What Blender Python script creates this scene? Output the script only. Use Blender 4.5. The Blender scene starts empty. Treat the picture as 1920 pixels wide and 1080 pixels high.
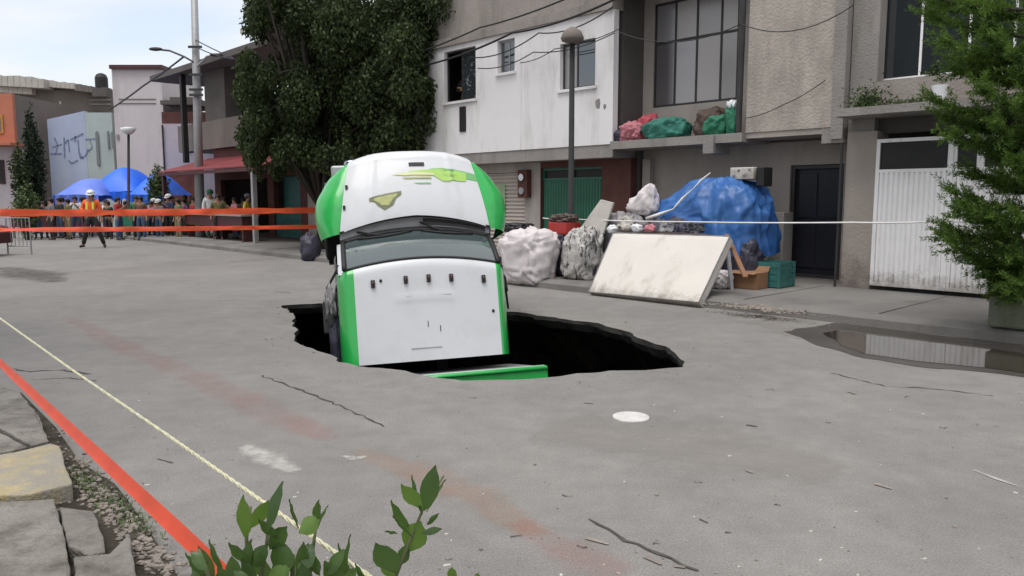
import bpy, bmesh, math, random
import numpy as np
from mathutils import Vector, Matrix, noise
from mathutils.geometry import delaunay_2d_cdt
random.seed(7)
S = bpy.context.scene
COL = S.collection
rad = math.radians

# ------------------------------------------------------------------ camera
FPX, CAMH = 1450.0, 1.6
PITCH = math.atan(168 / FPX)
cam = bpy.data.cameras.new('camera'); camo = bpy.data.objects.new('camera', cam); COL.objects.link(camo)
cam.sensor_width = 36; cam.lens = 36 * FPX / 1920; cam.clip_start = 0.05; cam.clip_end = 2000
camo.location = (0, 0, CAMH); camo.rotation_euler = (rad(90) - PITCH, 0, 0)
S.camera = camo

# ------------------------------------------------------------------ world, sun, exposure
SUN_EL, SUN_AZ = rad(72), rad(215)      # azimuth clockwise from +Y: sun behind the camera, to the left
w = bpy.data.worlds.new('World'); S.world = w; w.use_nodes = True
nt = w.node_tree; nt.nodes.clear()
def N(t, **k):
    n = nt.nodes.new(t)
    for a, b in k.items(): setattr(n, a, b)
    return n
def wl(a, b): nt.links.new(a, b)
tc = N('ShaderNodeTexCoord')
sky = N('ShaderNodeTexSky', sky_type='NISHITA', sun_disc=False, sun_elevation=SUN_EL, sun_rotation=SUN_AZ, air_density=1.0, dust_density=1.5)
skb = N('ShaderNodeBackground'); skb.inputs[1].default_value = 0.115
wl(sky.outputs[0], skb.inputs[0])
sep = N('ShaderNodeSeparateXYZ'); wl(tc.outputs['Generated'], sep.inputs[0])
zc = N('ShaderNodeMath', operation='MAXIMUM'); wl(sep.outputs[2], zc.inputs[0]); zc.inputs[1].default_value = 0.0
za = N('ShaderNodeMath', operation='ADD'); wl(zc.outputs[0], za.inputs[0]); za.inputs[1].default_value = 0.22
dx = N('ShaderNodeMath', operation='DIVIDE'); wl(sep.outputs[0], dx.inputs[0]); wl(za.outputs[0], dx.inputs[1])
dy = N('ShaderNodeMath', operation='DIVIDE'); wl(sep.outputs[1], dy.inputs[0]); wl(za.outputs[0], dy.inputs[1])
cmb = N('ShaderNodeCombineXYZ'); wl(dx.outputs[0], cmb.inputs[0]); wl(dy.outputs[0], cmb.inputs[1])
mp = N('ShaderNodeMapping'); wl(cmb.outputs[0], mp.inputs[0]); mp.inputs['Scale'].default_value = (0.55, 1.0, 1); mp.inputs['Rotation'].default_value = (0, 0, rad(8)); mp.inputs['Location'].default_value = (1.35, 0.42, 0)
cn = N('ShaderNodeTexNoise'); cn.inputs['Scale'].default_value = 1.5; cn.inputs['Detail'].default_value = 6; cn.inputs['Roughness'].default_value = 0.45; wl(mp.outputs[0], cn.inputs[0])
cr = N('ShaderNodeValToRGB'); cr.color_ramp.elements[0].position = 0.38; cr.color_ramp.elements[1].position = 0.52
cr.color_ramp.elements[0].color = (.52, .52, .52, 1)
wl(cn.outputs[0], cr.inputs[0])
cloud = N('ShaderNodeBackground'); cloud.inputs[0].default_value = (0.97, 0.98, 1.0, 1); cloud.inputs[1].default_value = 0.53
mx = N('ShaderNodeMixShader'); wl(cr.outputs[0], mx.inputs[0]); wl(skb.outputs[0], mx.inputs[1]); wl(cloud.outputs[0], mx.inputs[2])
wo = N('ShaderNodeOutputWorld'); wl(mx.outputs[0], wo.inputs[0])
sun = bpy.data.lights.new('sun', 'SUN'); sun.energy = 1.5; sun.angle = rad(40); sun.color = (1, .965, .92)
suno = bpy.data.objects.new('sun', sun); COL.objects.link(suno)
sd = Vector((math.sin(SUN_AZ) * math.cos(SUN_EL), math.cos(SUN_AZ) * math.cos(SUN_EL), math.sin(SUN_EL)))
suno.rotation_euler = sd.to_track_quat('Z', 'Y').to_euler()
S.view_settings.view_transform = 'Standard'; S.view_settings.look = 'None'; S.view_settings.gamma = 1
S.view_settings.exposure = 0.90; S.view_settings.use_curve_mapping = False

# ------------------------------------------------------------------ surveying: a photo pixel to a point of the place
T2, N2, D0 = (0.684, -0.729), (0.729, 0.684), 12.62    # street direction, outward depth, distance of the house fronts
FROT = math.atan2(-0.729, 0.684)
def ray(px, py):
    a = (px - 960) / FPX; b = (540 - py) / FPX
    return (a, math.cos(PITCH) + b * math.sin(PITCH), -math.sin(PITCH) + b * math.cos(PITCH))
def G(px, py, z=0.0):
    r = ray(px, py); t = (z - CAMH) / r[2]; return Vector((r[0] * t, r[1] * t, z))
def W(px, py, v=0.0):
    r = ray(px, py); t = (D0 + v) / (r[0] * N2[0] + r[1] * N2[1]); x, y, z = r[0] * t, r[1] * t, CAMH + r[2] * t
    return (x * T2[0] + y * T2[1], z)
def R(px, py, d):
    r = ray(px, py); t = d / r[1]; return Vector((r[0] * t, d, CAMH + r[2] * t))
def F(u, v, z):
    return Vector((u * T2[0] + (D0 + v) * N2[0], u * T2[1] + (D0 + v) * N2[1], z))
def UV(p):   # world to street frame
    return (p[0] * T2[0] + p[1] * T2[1], p[0] * N2[0] + p[1] * N2[1] - D0, p[2])

# ------------------------------------------------------------------ materials
def mat(name, col, rough=0.8, var=0.25, scale=2.0, bump=0.0, bscale=40.0, metal=0.0, spec=0.5, col2=None, dirt=None, dscale=0.8, dlo=.5, dhi=.75, coat=0.0, island=False, trans=None):
    m = bpy.data.materials.new(name); m.use_nodes = True; t = m.node_tree; b = t.nodes['Principled BSDF']
    L = t.links.new
    tcn = t.nodes.new('ShaderNodeTexCoord')
    n1 = t.nodes.new('ShaderNodeTexNoise'); n1.inputs['Scale'].default_value = scale; n1.inputs['Detail'].default_value = 8; n1.inputs['Roughness'].default_value = .62
    L(tcn.outputs['Object'], n1.inputs[0])
    rp = t.nodes.new('ShaderNodeValToRGB'); rp.color_ramp.elements[0].position = .3; rp.color_ramp.elements[1].position = .7
    c = Vector(col[:3]); c2 = Vector(col2[:3]) if col2 else c * (1 + var)
    c1 = c if col2 else c * (1 - var)
    rp.color_ramp.elements[0].color = (*c1, 1); rp.color_ramp.elements[1].color = (min(c2[0], 1), min(c2[1], 1), min(c2[2], 1), 1)
    if island:
        g = t.nodes.new('ShaderNodeNewGeometry'); mm = t.nodes.new('ShaderNodeMath'); mm.operation = 'MULTIPLY_ADD'
        L(g.outputs['Random Per Island'], mm.inputs[0]); mm.inputs[1].default_value = .45; 
        m3 = t.nodes.new('ShaderNodeMath'); m3.operation = 'MULTIPLY'; L(n1.outputs[0], m3.inputs[0]); m3.inputs[1].default_value = .6
        L(m3.outputs[0], mm.inputs[2]); L(mm.outputs[0], rp.inputs[0])
    else:
        L(n1.outputs[0], rp.inputs[0])
    out = rp.outputs[0]
    if dirt:
        n2 = t.nodes.new('ShaderNodeTexNoise'); n2.inputs['Scale'].default_value = dscale; n2.inputs['Detail'].default_value = 9; n2.inputs['Roughness'].default_value = .7
        mpn = t.nodes.new('ShaderNodeMapping'); mpn.inputs['Location'].default_value = (3.1, 7.7, 1.3); mpn.inputs['Scale'].default_value = (1.3, 1.3, .30)
        L(tcn.outputs['Object'], mpn.inputs[0]); L(mpn.outputs[0], n2.inputs[0])
        r2 = t.nodes.new('ShaderNodeValToRGB'); r2.color_ramp.elements[0].position = dlo; r2.color_ramp.elements[1].position = dhi
        L(n2.outputs[0], r2.inputs[0])
        mxn = t.nodes.new('ShaderNodeMix'); mxn.data_type = 'RGBA'; L(r2.outputs[0], mxn.inputs[0]); L(out, mxn.inputs[6]); mxn.inputs[7].default_value = (*dirt[:3], 1)
        out = mxn.outputs[2]
    L(out, b.inputs['Base Color'])
    b.inputs['Roughness'].default_value = rough; b.inputs['Metallic'].default_value = metal
    b.inputs['Specular IOR Level'].default_value = spec
    if coat: b.inputs['Coat Weight'].default_value = coat; b.inputs['Coat Roughness'].default_value = .08
    if bump:
        n3 = t.nodes.new('ShaderNodeTexNoise'); n3.inputs['Scale'].default_value = bscale; n3.inputs['Detail'].default_value = 6; L(tcn.outputs['Object'], n3.inputs[0])
        bn = t.nodes.new('ShaderNodeBump'); bn.inputs['Strength'].default_value = bump; bn.inputs['Distance'].default_value = .02; L(n3.outputs[0], bn.inputs['Height']); L(bn.outputs[0], b.inputs['Normal'])
    if trans:
        tr = t.nodes.new('ShaderNodeBsdfTranslucent'); tr.inputs[0].default_value = (*trans, 1)
        ms = t.nodes.new('ShaderNodeMixShader'); ms.inputs[0].default_value = .35
        L(b.outputs[0], ms.inputs[1]); L(tr.outputs[0], ms.inputs[2]); L(ms.outputs[0], t.nodes['Material Output'].inputs[0])
    return m
def decal_mat(name, col, lo=.45, hi=.6, scale=6, rough=.8, maxa=1.0):
    """thin paint or stain with a ragged worn edge: UV x runs across (0..1), the paint fades to its borders"""
    m = bpy.data.materials.new(name); m.use_nodes = True; t = m.node_tree; b = t.nodes['Principled BSDF']; L = t.links.new
    b.inputs['Base Color'].default_value = (*col, 1); b.inputs['Roughness'].default_value = rough
    tcn = t.nodes.new('ShaderNodeTexCoord'); n1 = t.nodes.new('ShaderNodeTexNoise'); n1.inputs['Scale'].default_value = scale; n1.inputs['Detail'].default_value = 8; n1.inputs['Roughness'].default_value = .7
    L(tcn.outputs['Object'], n1.inputs[0])
    at = t.nodes.new('ShaderNodeAttribute'); at.attribute_name = 'edge'
    ad = t.nodes.new('ShaderNodeMath'); ad.operation = 'MULTIPLY_ADD'; L(at.outputs['Fac'], ad.inputs[0]); ad.inputs[1].default_value = .35; L(n1.outputs[0], ad.inputs[2])
    rp = t.nodes.new('ShaderNodeMapRange'); rp.inputs[1].default_value = lo + .2; rp.inputs[2].default_value = hi + .2; rp.inputs[4].default_value = maxa
    L(ad.outputs[0], rp.inputs[0]); L(rp.outputs[0], b.inputs['Alpha'])
    return m
M = {}
M['asphalt'] = mat('asphalt', (.195, .185, .175), .88, .08, .35, .5, 130, dirt=(.25, .235, .22), dscale=.5, dlo=.42, dhi=.8)
def mottle(m, amps):
    t = m.node_tree; b = t.nodes['Principled BSDF']; src = b.inputs['Base Color'].links[0].from_socket; tcn = [n for n in t.nodes if n.type == 'TEX_COORD'][0]
    for sc_, am in amps:
        n = t.nodes.new('ShaderNodeTexNoise'); n.inputs['Scale'].default_value = sc_; n.inputs['Detail'].default_value = 5; n.inputs['Roughness'].default_value = .65; t.links.new(tcn.outputs['Object'], n.inputs[0])
        mr = t.nodes.new('ShaderNodeMapRange'); mr.inputs[1].default_value = .3; mr.inputs[2].default_value = .7; mr.inputs[3].default_value = 1 - am; mr.inputs[4].default_value = 1 + am; t.links.new(n.outputs[0], mr.inputs[0])
        vm = t.nodes.new('ShaderNodeVectorMath'); vm.operation = 'SCALE'; t.links.new(src, vm.inputs[0]); t.links.new(mr.outputs[0], vm.inputs['Scale']); src = vm.outputs[0]
    t.links.new(src, b.inputs['Base Color'])
mottle(M['asphalt'], ((.9, .07), (4.5, .10), (95, .30)))
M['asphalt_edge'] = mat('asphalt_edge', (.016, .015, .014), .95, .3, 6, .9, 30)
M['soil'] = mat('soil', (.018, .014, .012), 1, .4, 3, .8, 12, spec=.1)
M['sidewalk'] = mat('sidewalk', (.17, .16, .15), .9, .16, .8, .5, 60, dirt=(.10, .092, .085), dscale=.9)
M['slab'] = mat('slab', (.205, .19, .17), .9, .25, 3, .8, 60, dirt=(.09, .08, .068), dscale=3, dlo=.46, dhi=.66)
M['yellow_slab'] = mat('yellow_slab', (.38, .31, .17), .85, .22, 5, .6, 60, dirt=(.27, .25, .21), dscale=4, dlo=.36, dhi=.56)
M['dirt'] = mat('dirt', (.055, .048, .038), 1, .5, 8, 1, 40, spec=.1)
M['white_wall'] = mat('white_wall', (.77, .75, .76), .8, .04, 1.2, .25, 30, dirt=(.42, .40, .38), dscale=1.1, dlo=.50, dhi=.85)
M['brown_wall'] = mat('brown_wall', (.28, .25, .23), .9, .12, 1, .5, 25, dirt=(.13, .115, .10), dscale=.7)
M['beige_wall'] = mat('beige_wall', (.40, .36, .33), .9, .08, 1, .3, 30, dirt=(.22, .20, .19), dscale=.8, dlo=.5, dhi=.8)
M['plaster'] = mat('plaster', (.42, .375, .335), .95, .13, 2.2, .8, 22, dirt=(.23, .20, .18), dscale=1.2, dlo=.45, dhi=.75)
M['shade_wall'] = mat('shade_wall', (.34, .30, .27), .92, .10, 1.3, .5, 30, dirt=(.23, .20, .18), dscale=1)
M['concrete'] = mat('concrete', (.27, .25, .235), .92, .14, 1.5, .6, 30, dirt=(.15, .135, .125), dscale=1)
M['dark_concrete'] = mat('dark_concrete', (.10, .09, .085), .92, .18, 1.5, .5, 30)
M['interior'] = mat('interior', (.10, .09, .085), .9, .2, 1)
M['cream_metal'] = mat('cream_metal', (.52, .46, .42), .55, .06, 2, .1, 20, dirt=(.36, .30, .26), dscale=2, dlo=.5, dhi=.8)
M['green_metal'] = mat('green_metal', (.016, .115, .07), .5, .22, 1.5, .15, 20, dirt=(.03, .065, .05), dscale=2)
M['white_metal'] = mat('white_metal', (.84, .83, .84), .5, .05, 2, .1, 25, dirt=(.42, .38, .35), dscale=2.2, dlo=.55, dhi=.8)
M['dark_blue'] = mat('dark_blue', (.008, .009, .016), .5, .3, 2, .1, 10)
M['black'] = mat('black', (.010, .010, .011), .6, .3, 4)
M['rubber'] = mat('rubber', (.02, .02, .021), .85, .3, 6, .3, 60)
M['dark_metal'] = mat('dark_metal', (.03, .028, .03), .5, .3, 4)
M['steel'] = mat('steel', (.33, .33, .34), .45, .15, 5, metal=.4)
M['galv'] = mat('galv', (.30, .30, .31), .55, .12, 8, metal=.3)
M['red_brown'] = mat('red_brown', (.095, .035, .028), .85, .2, 3, .3, 30)
M['red_roof'] = mat('red_roof', (.19, .028, .032), .6, .18, 2, .2, 20)
M['maroon'] = mat('maroon', (.06, .013, .016), .6, .3, 4)
M['orange_wall'] = mat('orange_wall', (.42, .15, .09), .85, .12, 1.5, .2, 20)
M['ochre'] = mat('ochre', (.45, .22, .06), .8, .15, 3)
M['graybrown'] = mat('graybrown', (.17, .145, .13), .9, .15, .6, .3, 20, dirt=(.12, .11, .10), dscale=.5)
M['pale_roof'] = mat('pale_roof', (.42, .39, .36), .8, .15, 2, .4, 20)
M['lavender'] = mat('lavender', (.40, .455, .60), .8, .08, .8, .2, 20, dirt=(.50, .54, .58), dscale=.5)
M['mint'] = mat('mint', (.40, .46, .45), .8, .10, .8, .2, 20)
M['tower'] = mat('tower', (.54, .49, .49), .85, .06, .8, .2, 20, dirt=(.37, .34, .34), dscale=.6)
M['pink_wall'] = mat('pink_wall', (.48, .43, .46), .85, .07, .8, .2, 20, dirt=(.38, .33, .34), dscale=.6)
M['brick'] = mat('brick', (.17, .06, .045), .9, .25, 3, .4, 20)
M['blue_tarp'] = mat('blue_tarp', (.025, .105, .32), .45, .22, 2.5, .25, 9, dirt=(.05, .165, .42), dscale=2.5, dlo=.45, dhi=.8)
M['tent_blue'] = mat('tent_blue', (.015, .14, .80), .5, .15, 1.5, .1, 8)
M['tent_pale'] = mat('tent_pale', (.11, .19, .66), .5, .15, 1.5, .1, 8)
M['sack'] = mat('sack', (.62, .57, .575), .7, .10, 6, .35, 60, dirt=(.36, .31, .30), dscale=3, dlo=.55, dhi=.8)
M['sack_gray'] = mat('sack_gray', (.50, .48, .46), .85, .22, 8, .8, 30, dirt=(.06, .055, .06), dscale=11, dlo=.50, dhi=.57)
M['black_bag'] = mat('black_bag', (.012, .012, .015), .32, .4, 6, .6, 18)
M['navy_bag'] = mat('navy_bag', (.035, .033, .055), .55, .4, 6, .6, 18)
M['mattress'] = mat('mattress', (.60, .565, .52), .8, .04, 2, .15, 30, dirt=(.36, .32, .28), dscale=1.6, dlo=.55, dhi=.8)
def low_dirt(m, col, z0, z1, scale=5):      # splashed mud rising from the ground with a ragged edge
    t = m.node_tree; b = t.nodes['Principled BSDF']; src = b.inputs['Base Color'].links[0].from_socket; L = t.links.new
    tcn = [n for n in t.nodes if n.type == 'TEX_COORD'][0]; sx = t.nodes.new('ShaderNodeSeparateXYZ'); L(tcn.outputs['Object'], sx.inputs[0])
    mr = t.nodes.new('ShaderNodeMapRange'); mr.inputs[1].default_value = z1; mr.inputs[2].default_value = z0; L(sx.outputs[2], mr.inputs[0])
    n = t.nodes.new('ShaderNodeTexNoise'); n.inputs['Scale'].default_value = scale; n.inputs['Detail'].default_value = 9; n.inputs['Roughness'].default_value = .75; L(tcn.outputs['Object'], n.inputs[0])
    ad = t.nodes.new('ShaderNodeMath'); ad.operation = 'MULTIPLY_ADD'; L(mr.outputs[0], ad.inputs[0]); ad.inputs[1].default_value = .5; L(n.outputs[0], ad.inputs[2])
    rp = t.nodes.new('ShaderNodeMapRange'); rp.inputs[1].default_value = .72; rp.inputs[2].default_value = 1.0; rp.inputs[4].default_value = .8; L(ad.outputs[0], rp.inputs[0])
    mx_ = t.nodes.new('ShaderNodeMix'); mx_.data_type = 'RGBA'; L(rp.outputs[0], mx_.inputs[0]); L(src, mx_.inputs[6]); mx_.inputs[7].default_value = (*col, 1); L(mx_.outputs[2], b.inputs['Base Color'])
low_dirt(M['mattress'], (.22, .19, .16), .0, .35)
low_dirt(M['white_metal'], (.30, .27, .24), .05, .6)
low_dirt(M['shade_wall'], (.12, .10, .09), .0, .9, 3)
M['cardboard'] = mat('cardboard', (.24, .125, .065), .85, .12, 3)
M['teal'] = mat('teal', (.03, .13, .12), .5, .3, 5)
M['green_cloth'] = mat('green_cloth', (.02, .16, .09), .7, .3, 5, .5, 20)
M['teal_cloth'] = mat('teal_cloth', (.03, .17, .13), .7, .3, 4, .5, 20)
M['red_cloth'] = mat('red_cloth', (.42, .07, .09), .75, .3, 8, .5, 25)
M['pink_cloth'] = mat('pink_cloth', (.48, .18, .21), .75, .2, 8, .5, 25)
M['brown_cloth'] = mat('brown_cloth', (.10, .07, .06), .85, .3, 8, .5, 25)
M['red_plastic'] = mat('red_plastic', (.36, .025, .02), .4, .15, 4)
M['truck_white'] = mat('truck_white', (.60, .61, .63), .42, .02, 1.2, .12, 3.5, coat=.25, dirt=(.52, .515, .51), dscale=1.8, dlo=.5, dhi=.9)
M['truck_green'] = mat('truck_green', (.022, .40, .075), .28, .05, 1.5, coat=.5, dirt=(.03, .28, .07), dscale=2)
M['lime'] = mat('lime', (.36, .58, .13), .4, .06, 3)
M['mid_green'] = mat('mid_green', (.16, .43, .16), .4, .06, 3)
M['pale_yellow'] = mat('pale_yellow', (.62, .64, .33), .4, .06, 3)
M['olive'] = mat('olive', (.40, .42, .17), .5, .18, 14)
M['olive_dark'] = mat('olive_dark', (.16, .17, .09), .5, .18, 14)
M['cab_gray'] = mat('cab_gray', (.20, .19, .20), .45, .3, 4, .3, 10, dirt=(.06, .055, .06), dscale=4)
M['amber'] = mat('amber', (.05, .02, .012), .3, .1, 4)
M['chrome'] = mat('chrome', (.45, .45, .47), .2, .05, 4, metal=.9)
M['tape'] = mat('tape', (.66, .075, .03), .42, .16, 9, trans=(.75, .10, .04))
M['tape_far'] = mat('tape_far', (.80, .11, .05), .5, .25, 2.0, trans=(.9, .15, .05))
M['rope'] = mat('rope', (.60, .58, .40), .8, .15, 30, .6, 120, dirt=(.55, .55, .5), dscale=6)
M['white_rope'] = mat('white_rope', (.72, .70, .68), .7, .12, 5)
M['wire'] = mat('wire', (.015, .015, .016), .6, .2, 4)
M['bark'] = mat('bark', (.035, .027, .022), .95, .3, 6, 1, 20)
M['leaf_dark'] = mat('leaf_dark', (.013, .023, .012), .6, .3, .8, col2=(.075, .105, .038), island=True, spec=.2, trans=(.04, .06, .018))
M['conifer'] = mat('conifer', (.018, .050, .012), .6, .3, 1.2, col2=(.115, .185, .035), island=True, spec=.25, trans=(.12, .22, .03))
M['cypress'] = mat('cypress', (.014, .022, .013), .7, .3, 1.2, col2=(.035, .05, .028), island=True, spec=.2)
M['shrub_leaf'] = mat('shrub_leaf', (.030, .062, .024), .38, .3, 9, col2=(.075, .135, .035), trans=(.13, .25, .04), spec=.5)
M['shrub_leaf_light'] = mat('shrub_leaf_light', (.085, .16, .03), .38, .3, 9, col2=(.14, .24, .05), trans=(.2, .35, .05))
M['weed'] = mat('weed', (.03, .055, .015), .7, .3, 3, col2=(.09, .13, .04), island=True)
M['stem'] = mat('stem', (.10, .11, .05), .8, .2, 9)
M['water'] = mat('water', (.040, .033, .027), .05, .2, 2, .03, 5, spec=.8)
M['wet'] = mat('wet', (.065, .058, .053), .45, .2, 1.5, .3, 60)
M['mud'] = mat('mud', (.22, .19, .17), .85, .2, 3, .7, 30, dirt=(.12, .10, .09), dscale=3)
M['rubble'] = mat('rubble', (.23, .20, .175), .95, .35, 6, .8, 30)
M['crack'] = mat('crack', (.06, .056, .052), .95, .3, 8)
M['manhole'] = mat('manhole', (.55, .53, .51), .85, .10, 8, .4, 60, dirt=(.27, .25, .23), dscale=9, dlo=.5, dhi=.68)
M['skin'] = mat('skin', (.27, .14, .09), .6, .06, 4)
M['hair'] = mat('hair', (.012, .009, .008), .7, .2, 9)
M['white_plastic'] = mat('white_plastic', (.72, .74, .76), .4, .05, 3)
M['stub'] = mat('stub', (.45, .12, .10), .8, .3, 3)
def glass(name, col, rough=.04, metal=0.0):
    m = bpy.data.materials.new(name); m.use_nodes = True; b = m.node_tree.nodes['Principled BSDF']
    b.inputs['Base Color'].default_value = (*col, 1); b.inputs['Roughness'].default_value = rough; b.inputs['IOR'].default_value = 1.7
    b.inputs['Specular IOR Level'].default_value = 1.0; b.inputs['Metallic'].default_value = metal
    return m
M['glass'] = glass('glass', (.03, .035, .04))
M['pale_pane'] = glass('pale_pane', (.19, .17, .17), .25)  # pale pane; its tone also stands for glare on the gridded window
M['glare_pane_a'] = glass('glare_pane_a', (.33, .30, .29), .35); M['glare_pane_b'] = glass('glare_pane_b', (.24, .23, .25), .2); M['glare_pane_c'] = glass('glare_pane_c', (.12, .11, .12), .12)  # uneven glare on the gridded window, painted as differing pane tones
M['windshield'] = glass('windshield', (.055, .075, .078), .09)
M['mirror_glass'] = glass('mirror_glass', (.33, .38, .42), .06, .9)

# ------------------------------------------------------------------ mesh builder
class MB:
    def __init__(s): s.v = []; s.f = []
    def add(s, vs, fs):
        o = len(s.v); s.v += [tuple(q) for q in vs]; s.f += [tuple(i + o for i in f) for f in fs]; return s
    def box(s, x0, x1, y0, y1, z0, z1):
        x0, x1 = min(x0, x1), max(x0, x1); y0, y1 = min(y0, y1), max(y0, y1); z0, z1 = min(z0, z1), max(z0, z1)
        return s.add([(x0, y0, z0), (x1, y0, z0), (x1, y1, z0), (x0, y1, z0), (x0, y0, z1), (x1, y0, z1), (x1, y1, z1), (x0, y1, z1)],
                     [(0, 3, 2, 1), (4, 5, 6, 7), (0, 1, 5, 4), (1, 2, 6, 5), (2, 3, 7, 6), (3, 0, 4, 7)])
    def bar(s, a, b, w, h=None, up=(0, 0, 1)):
        a, b = Vector(a), Vector(b); h = h or w; d = (b - a).normalized(); up = Vector(up)
        if abs(d.dot(up)) > .98: up = Vector((1, 0, 0))
        x = d.cross(up).normalized(); y = x.cross(d)
        vs = [p + x * sx * w / 2 + y * sy * h / 2 for p in (a, b) for sx, sy in ((-1, -1), (1, -1), (1, 1), (-1, 1))]
        return s.add(vs, [(0, 1, 2, 3), (7, 6, 5, 4), (0, 4, 5, 1), (1, 5, 6, 2), (2, 6, 7, 3), (3, 7, 4, 0)])
    def tube(s, pts, rs, n=8, cap=True):
        pts = [Vector(p) for p in pts]
        if not hasattr(rs, '__len__'): rs = [rs] * len(pts)
        o = len(s.v); px = None
        for i, p in enumerate(pts):
            d = (pts[min(i + 1, len(pts) - 1)] - pts[max(i - 1, 0)]).normalized()
            if px is None: px = d.cross(Vector((0, 0, 1)) if abs(d.z) < .9 else Vector((1, 0, 0))).normalized()
            px = (px - d * px.dot(d)).normalized(); py = d.cross(px)
            for k in range(n):
                a = 2 * math.pi * k / n; s.v.append(tuple(p + (px * math.cos(a) + py * math.sin(a)) * rs[i]))
        for i in range(len(pts) - 1):
            for k in range(n):
                k2 = (k + 1) % n; s.f.append((o + i * n + k, o + i * n + k2, o + (i + 1) * n + k2, o + (i + 1) * n + k))
        if cap:
            s.f.append(tuple(o + k for k in reversed(range(n)))); e = o + (len(pts) - 1) * n; s.f.append(tuple(e + k for k in range(n)))
        return s
    def ell(s, c, r, nu=12, nv=8, p=1.0, amp=0, fs=1.0, seed=0, zmin=None, rot=0):
        """sphere-like lump: p < 1 squares it off, amp roughens it, zmin flattens its underside"""
        vs = []; fc = []; sg = lambda a, e: math.copysign(abs(a) ** e, a)
        for j in range(nv + 1):
            th = math.pi * j / nv - math.pi / 2
            for i in range(nu):
                ph = 2 * math.pi * i / nu
                q = Vector((sg(math.cos(th), p) * sg(math.cos(ph), p), sg(math.cos(th), p) * sg(math.sin(ph), p), sg(math.sin(th), p)))
                if amp:
                    k = noise.fractal(q * fs + Vector((seed * 3.7, seed, -seed)), .8, 2.1, 4); q *= 1 + amp * k
                q = Vector((q.x * r[0], q.y * r[1], q.z * r[2]))
                if rot: q.rotate(Matrix.Rotation(rot, 3, 'Z'))
                q += Vector(c)
                if zmin is not None and q.z < zmin: q.z = zmin
                vs.append(q)
        for j in range(nv):
            for i in range(nu):
                i2 = (i + 1) % nu; fc.append((j * nu + i, j * nu + i2, (j + 1) * nu + i2, (j + 1) * nu + i))
        return s.add(vs, fc)
    def grid(s, fn, nu, nv, closed=False):
        vs = [fn(i / nu, j / nv) for j in range(nv + 1) for i in range(nu + 1)]
        fs = [(j * (nu + 1) + i, j * (nu + 1) + i + 1, (j + 1) * (nu + 1) + i + 1, (j + 1) * (nu + 1) + i) for j in range(nv) for i in range(nu)]
        return s.add(vs, fs)
    def prism(s, poly, z0, z1):
        n = len(poly); vs = [(p[0], p[1], z0) for p in poly] + [(p[0], p[1], z1) for p in poly]
        ar = sum(poly[i][0] * poly[(i + 1) % n][1] - poly[(i + 1) % n][0] * poly[i][1] for i in range(n))
        if ar < 0: vs = [(p[0], p[1], z0) for p in reversed(poly)] + [(p[0], p[1], z1) for p in reversed(poly)]
        return s.add(vs, [tuple(reversed(range(n))), tuple(range(n, 2 * n))] + [(i, (i + 1) % n, n + (i + 1) % n, n + i) for i in range(n)])
    def wall(s, u0, u1, z0, z1, v0, v1, holes=()):
        """wall slab in the street frame with real openings"""
        us = sorted({u0, u1, *[h[i] for h in holes for i in (0, 1) if u0 < h[i] < u1]}); zs = sorted({z0, z1, *[h[i] for h in holes for i in (2, 3) if z0 < h[i] < z1]})
        solid = lambda i, j: 0 <= i < len(us) - 1 and 0 <= j < len(zs) - 1 and not any(h[0] - 1e-6 <= us[i] and us[i + 1] <= h[1] + 1e-6 and h[2] - 1e-6 <= zs[j] and zs[j + 1] <= h[3] + 1e-6 for h in holes)
        for i in range(len(us) - 1):
            for j in range(len(zs) - 1):
                if not solid(i, j): continue
                a, b, c, d = us[i], us[i + 1], zs[j], zs[j + 1]
                q = lambda *p: s.add(p, [(0, 1, 2, 3)])
                q((a, v0, c), (b, v0, c), (b, v0, d), (a, v0, d)); q((b, v1, c), (a, v1, c), (a, v1, d), (b, v1, d))
                if not solid(i - 1, j): q((a, v1, c), (a, v0, c), (a, v0, d), (a, v1, d))
                if not solid(i + 1, j): q((b, v0, c), (b, v1, c), (b, v1, d), (b, v0, d))
                if not solid(i, j - 1): q((a, v1, c), (b, v1, c), (b, v0, c), (a, v0, c))
                if not solid(i, j + 1): q((a, v0, d), (b, v0, d), (b, v1, d), (a, v1, d))
        return s
    def build(s, name, m, parent=None, smooth=False, bevel=0, kind=None, org=None, label=None):
        org = org if org is not None else (parent['org'] if parent is not None and 'org' in parent else None)
        me = bpy.data.meshes.new(name)
        vs = s.v if org is None else [(a - org[0], b - org[1], c - org[2]) for a, b, c in s.v]
        me.from_pydata(vs, [], s.f); me.update()
        if smooth: me.shade_smooth()
        me.materials.append(M[m] if isinstance(m, str) else m)
        o = bpy.data.objects.new(name, me); COL.objects.link(o)
        if parent is not None: o.parent = parent
        if bevel:
            b = o.modifiers.new('bevel', 'BEVEL'); b.width = bevel; b.segments = 2; b.limit_method = 'ANGLE'
        if kind: o['kind'] = kind
        if label: o['label'] = label
        return o
def tag(o, label, cat, group=None, kind=None):
    o['label'] = label; o['category'] = cat
    if group: o['group'] = group
    if kind: o['kind'] = kind
    return o
ORG = {}
class Root:
    pass
def fthing(name, label, cat, u, v, z, group=None):
    """a thing in the street frame: its Empty stands at (u, v, z), parts are given in street coordinates"""
    o = bpy.data.objects.new(name, None); COL.objects.link(o); o.location = F(u, v, z); o.rotation_euler = (0, 0, FROT)
    o['org'] = (u, v, z); o.empty_display_size = .3
    return tag(o, label, cat, group)
def wthing(name, label, cat, p, rz=0, group=None):
    """a thing given in world coordinates"""
    o = bpy.data.objects.new(name, None); COL.objects.link(o); o.location = p; o.rotation_euler = (0, 0, rz)
    if not rz: o['org'] = tuple(p)
    o.empty_display_size = .3
    return tag(o, label, cat, group)
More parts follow.
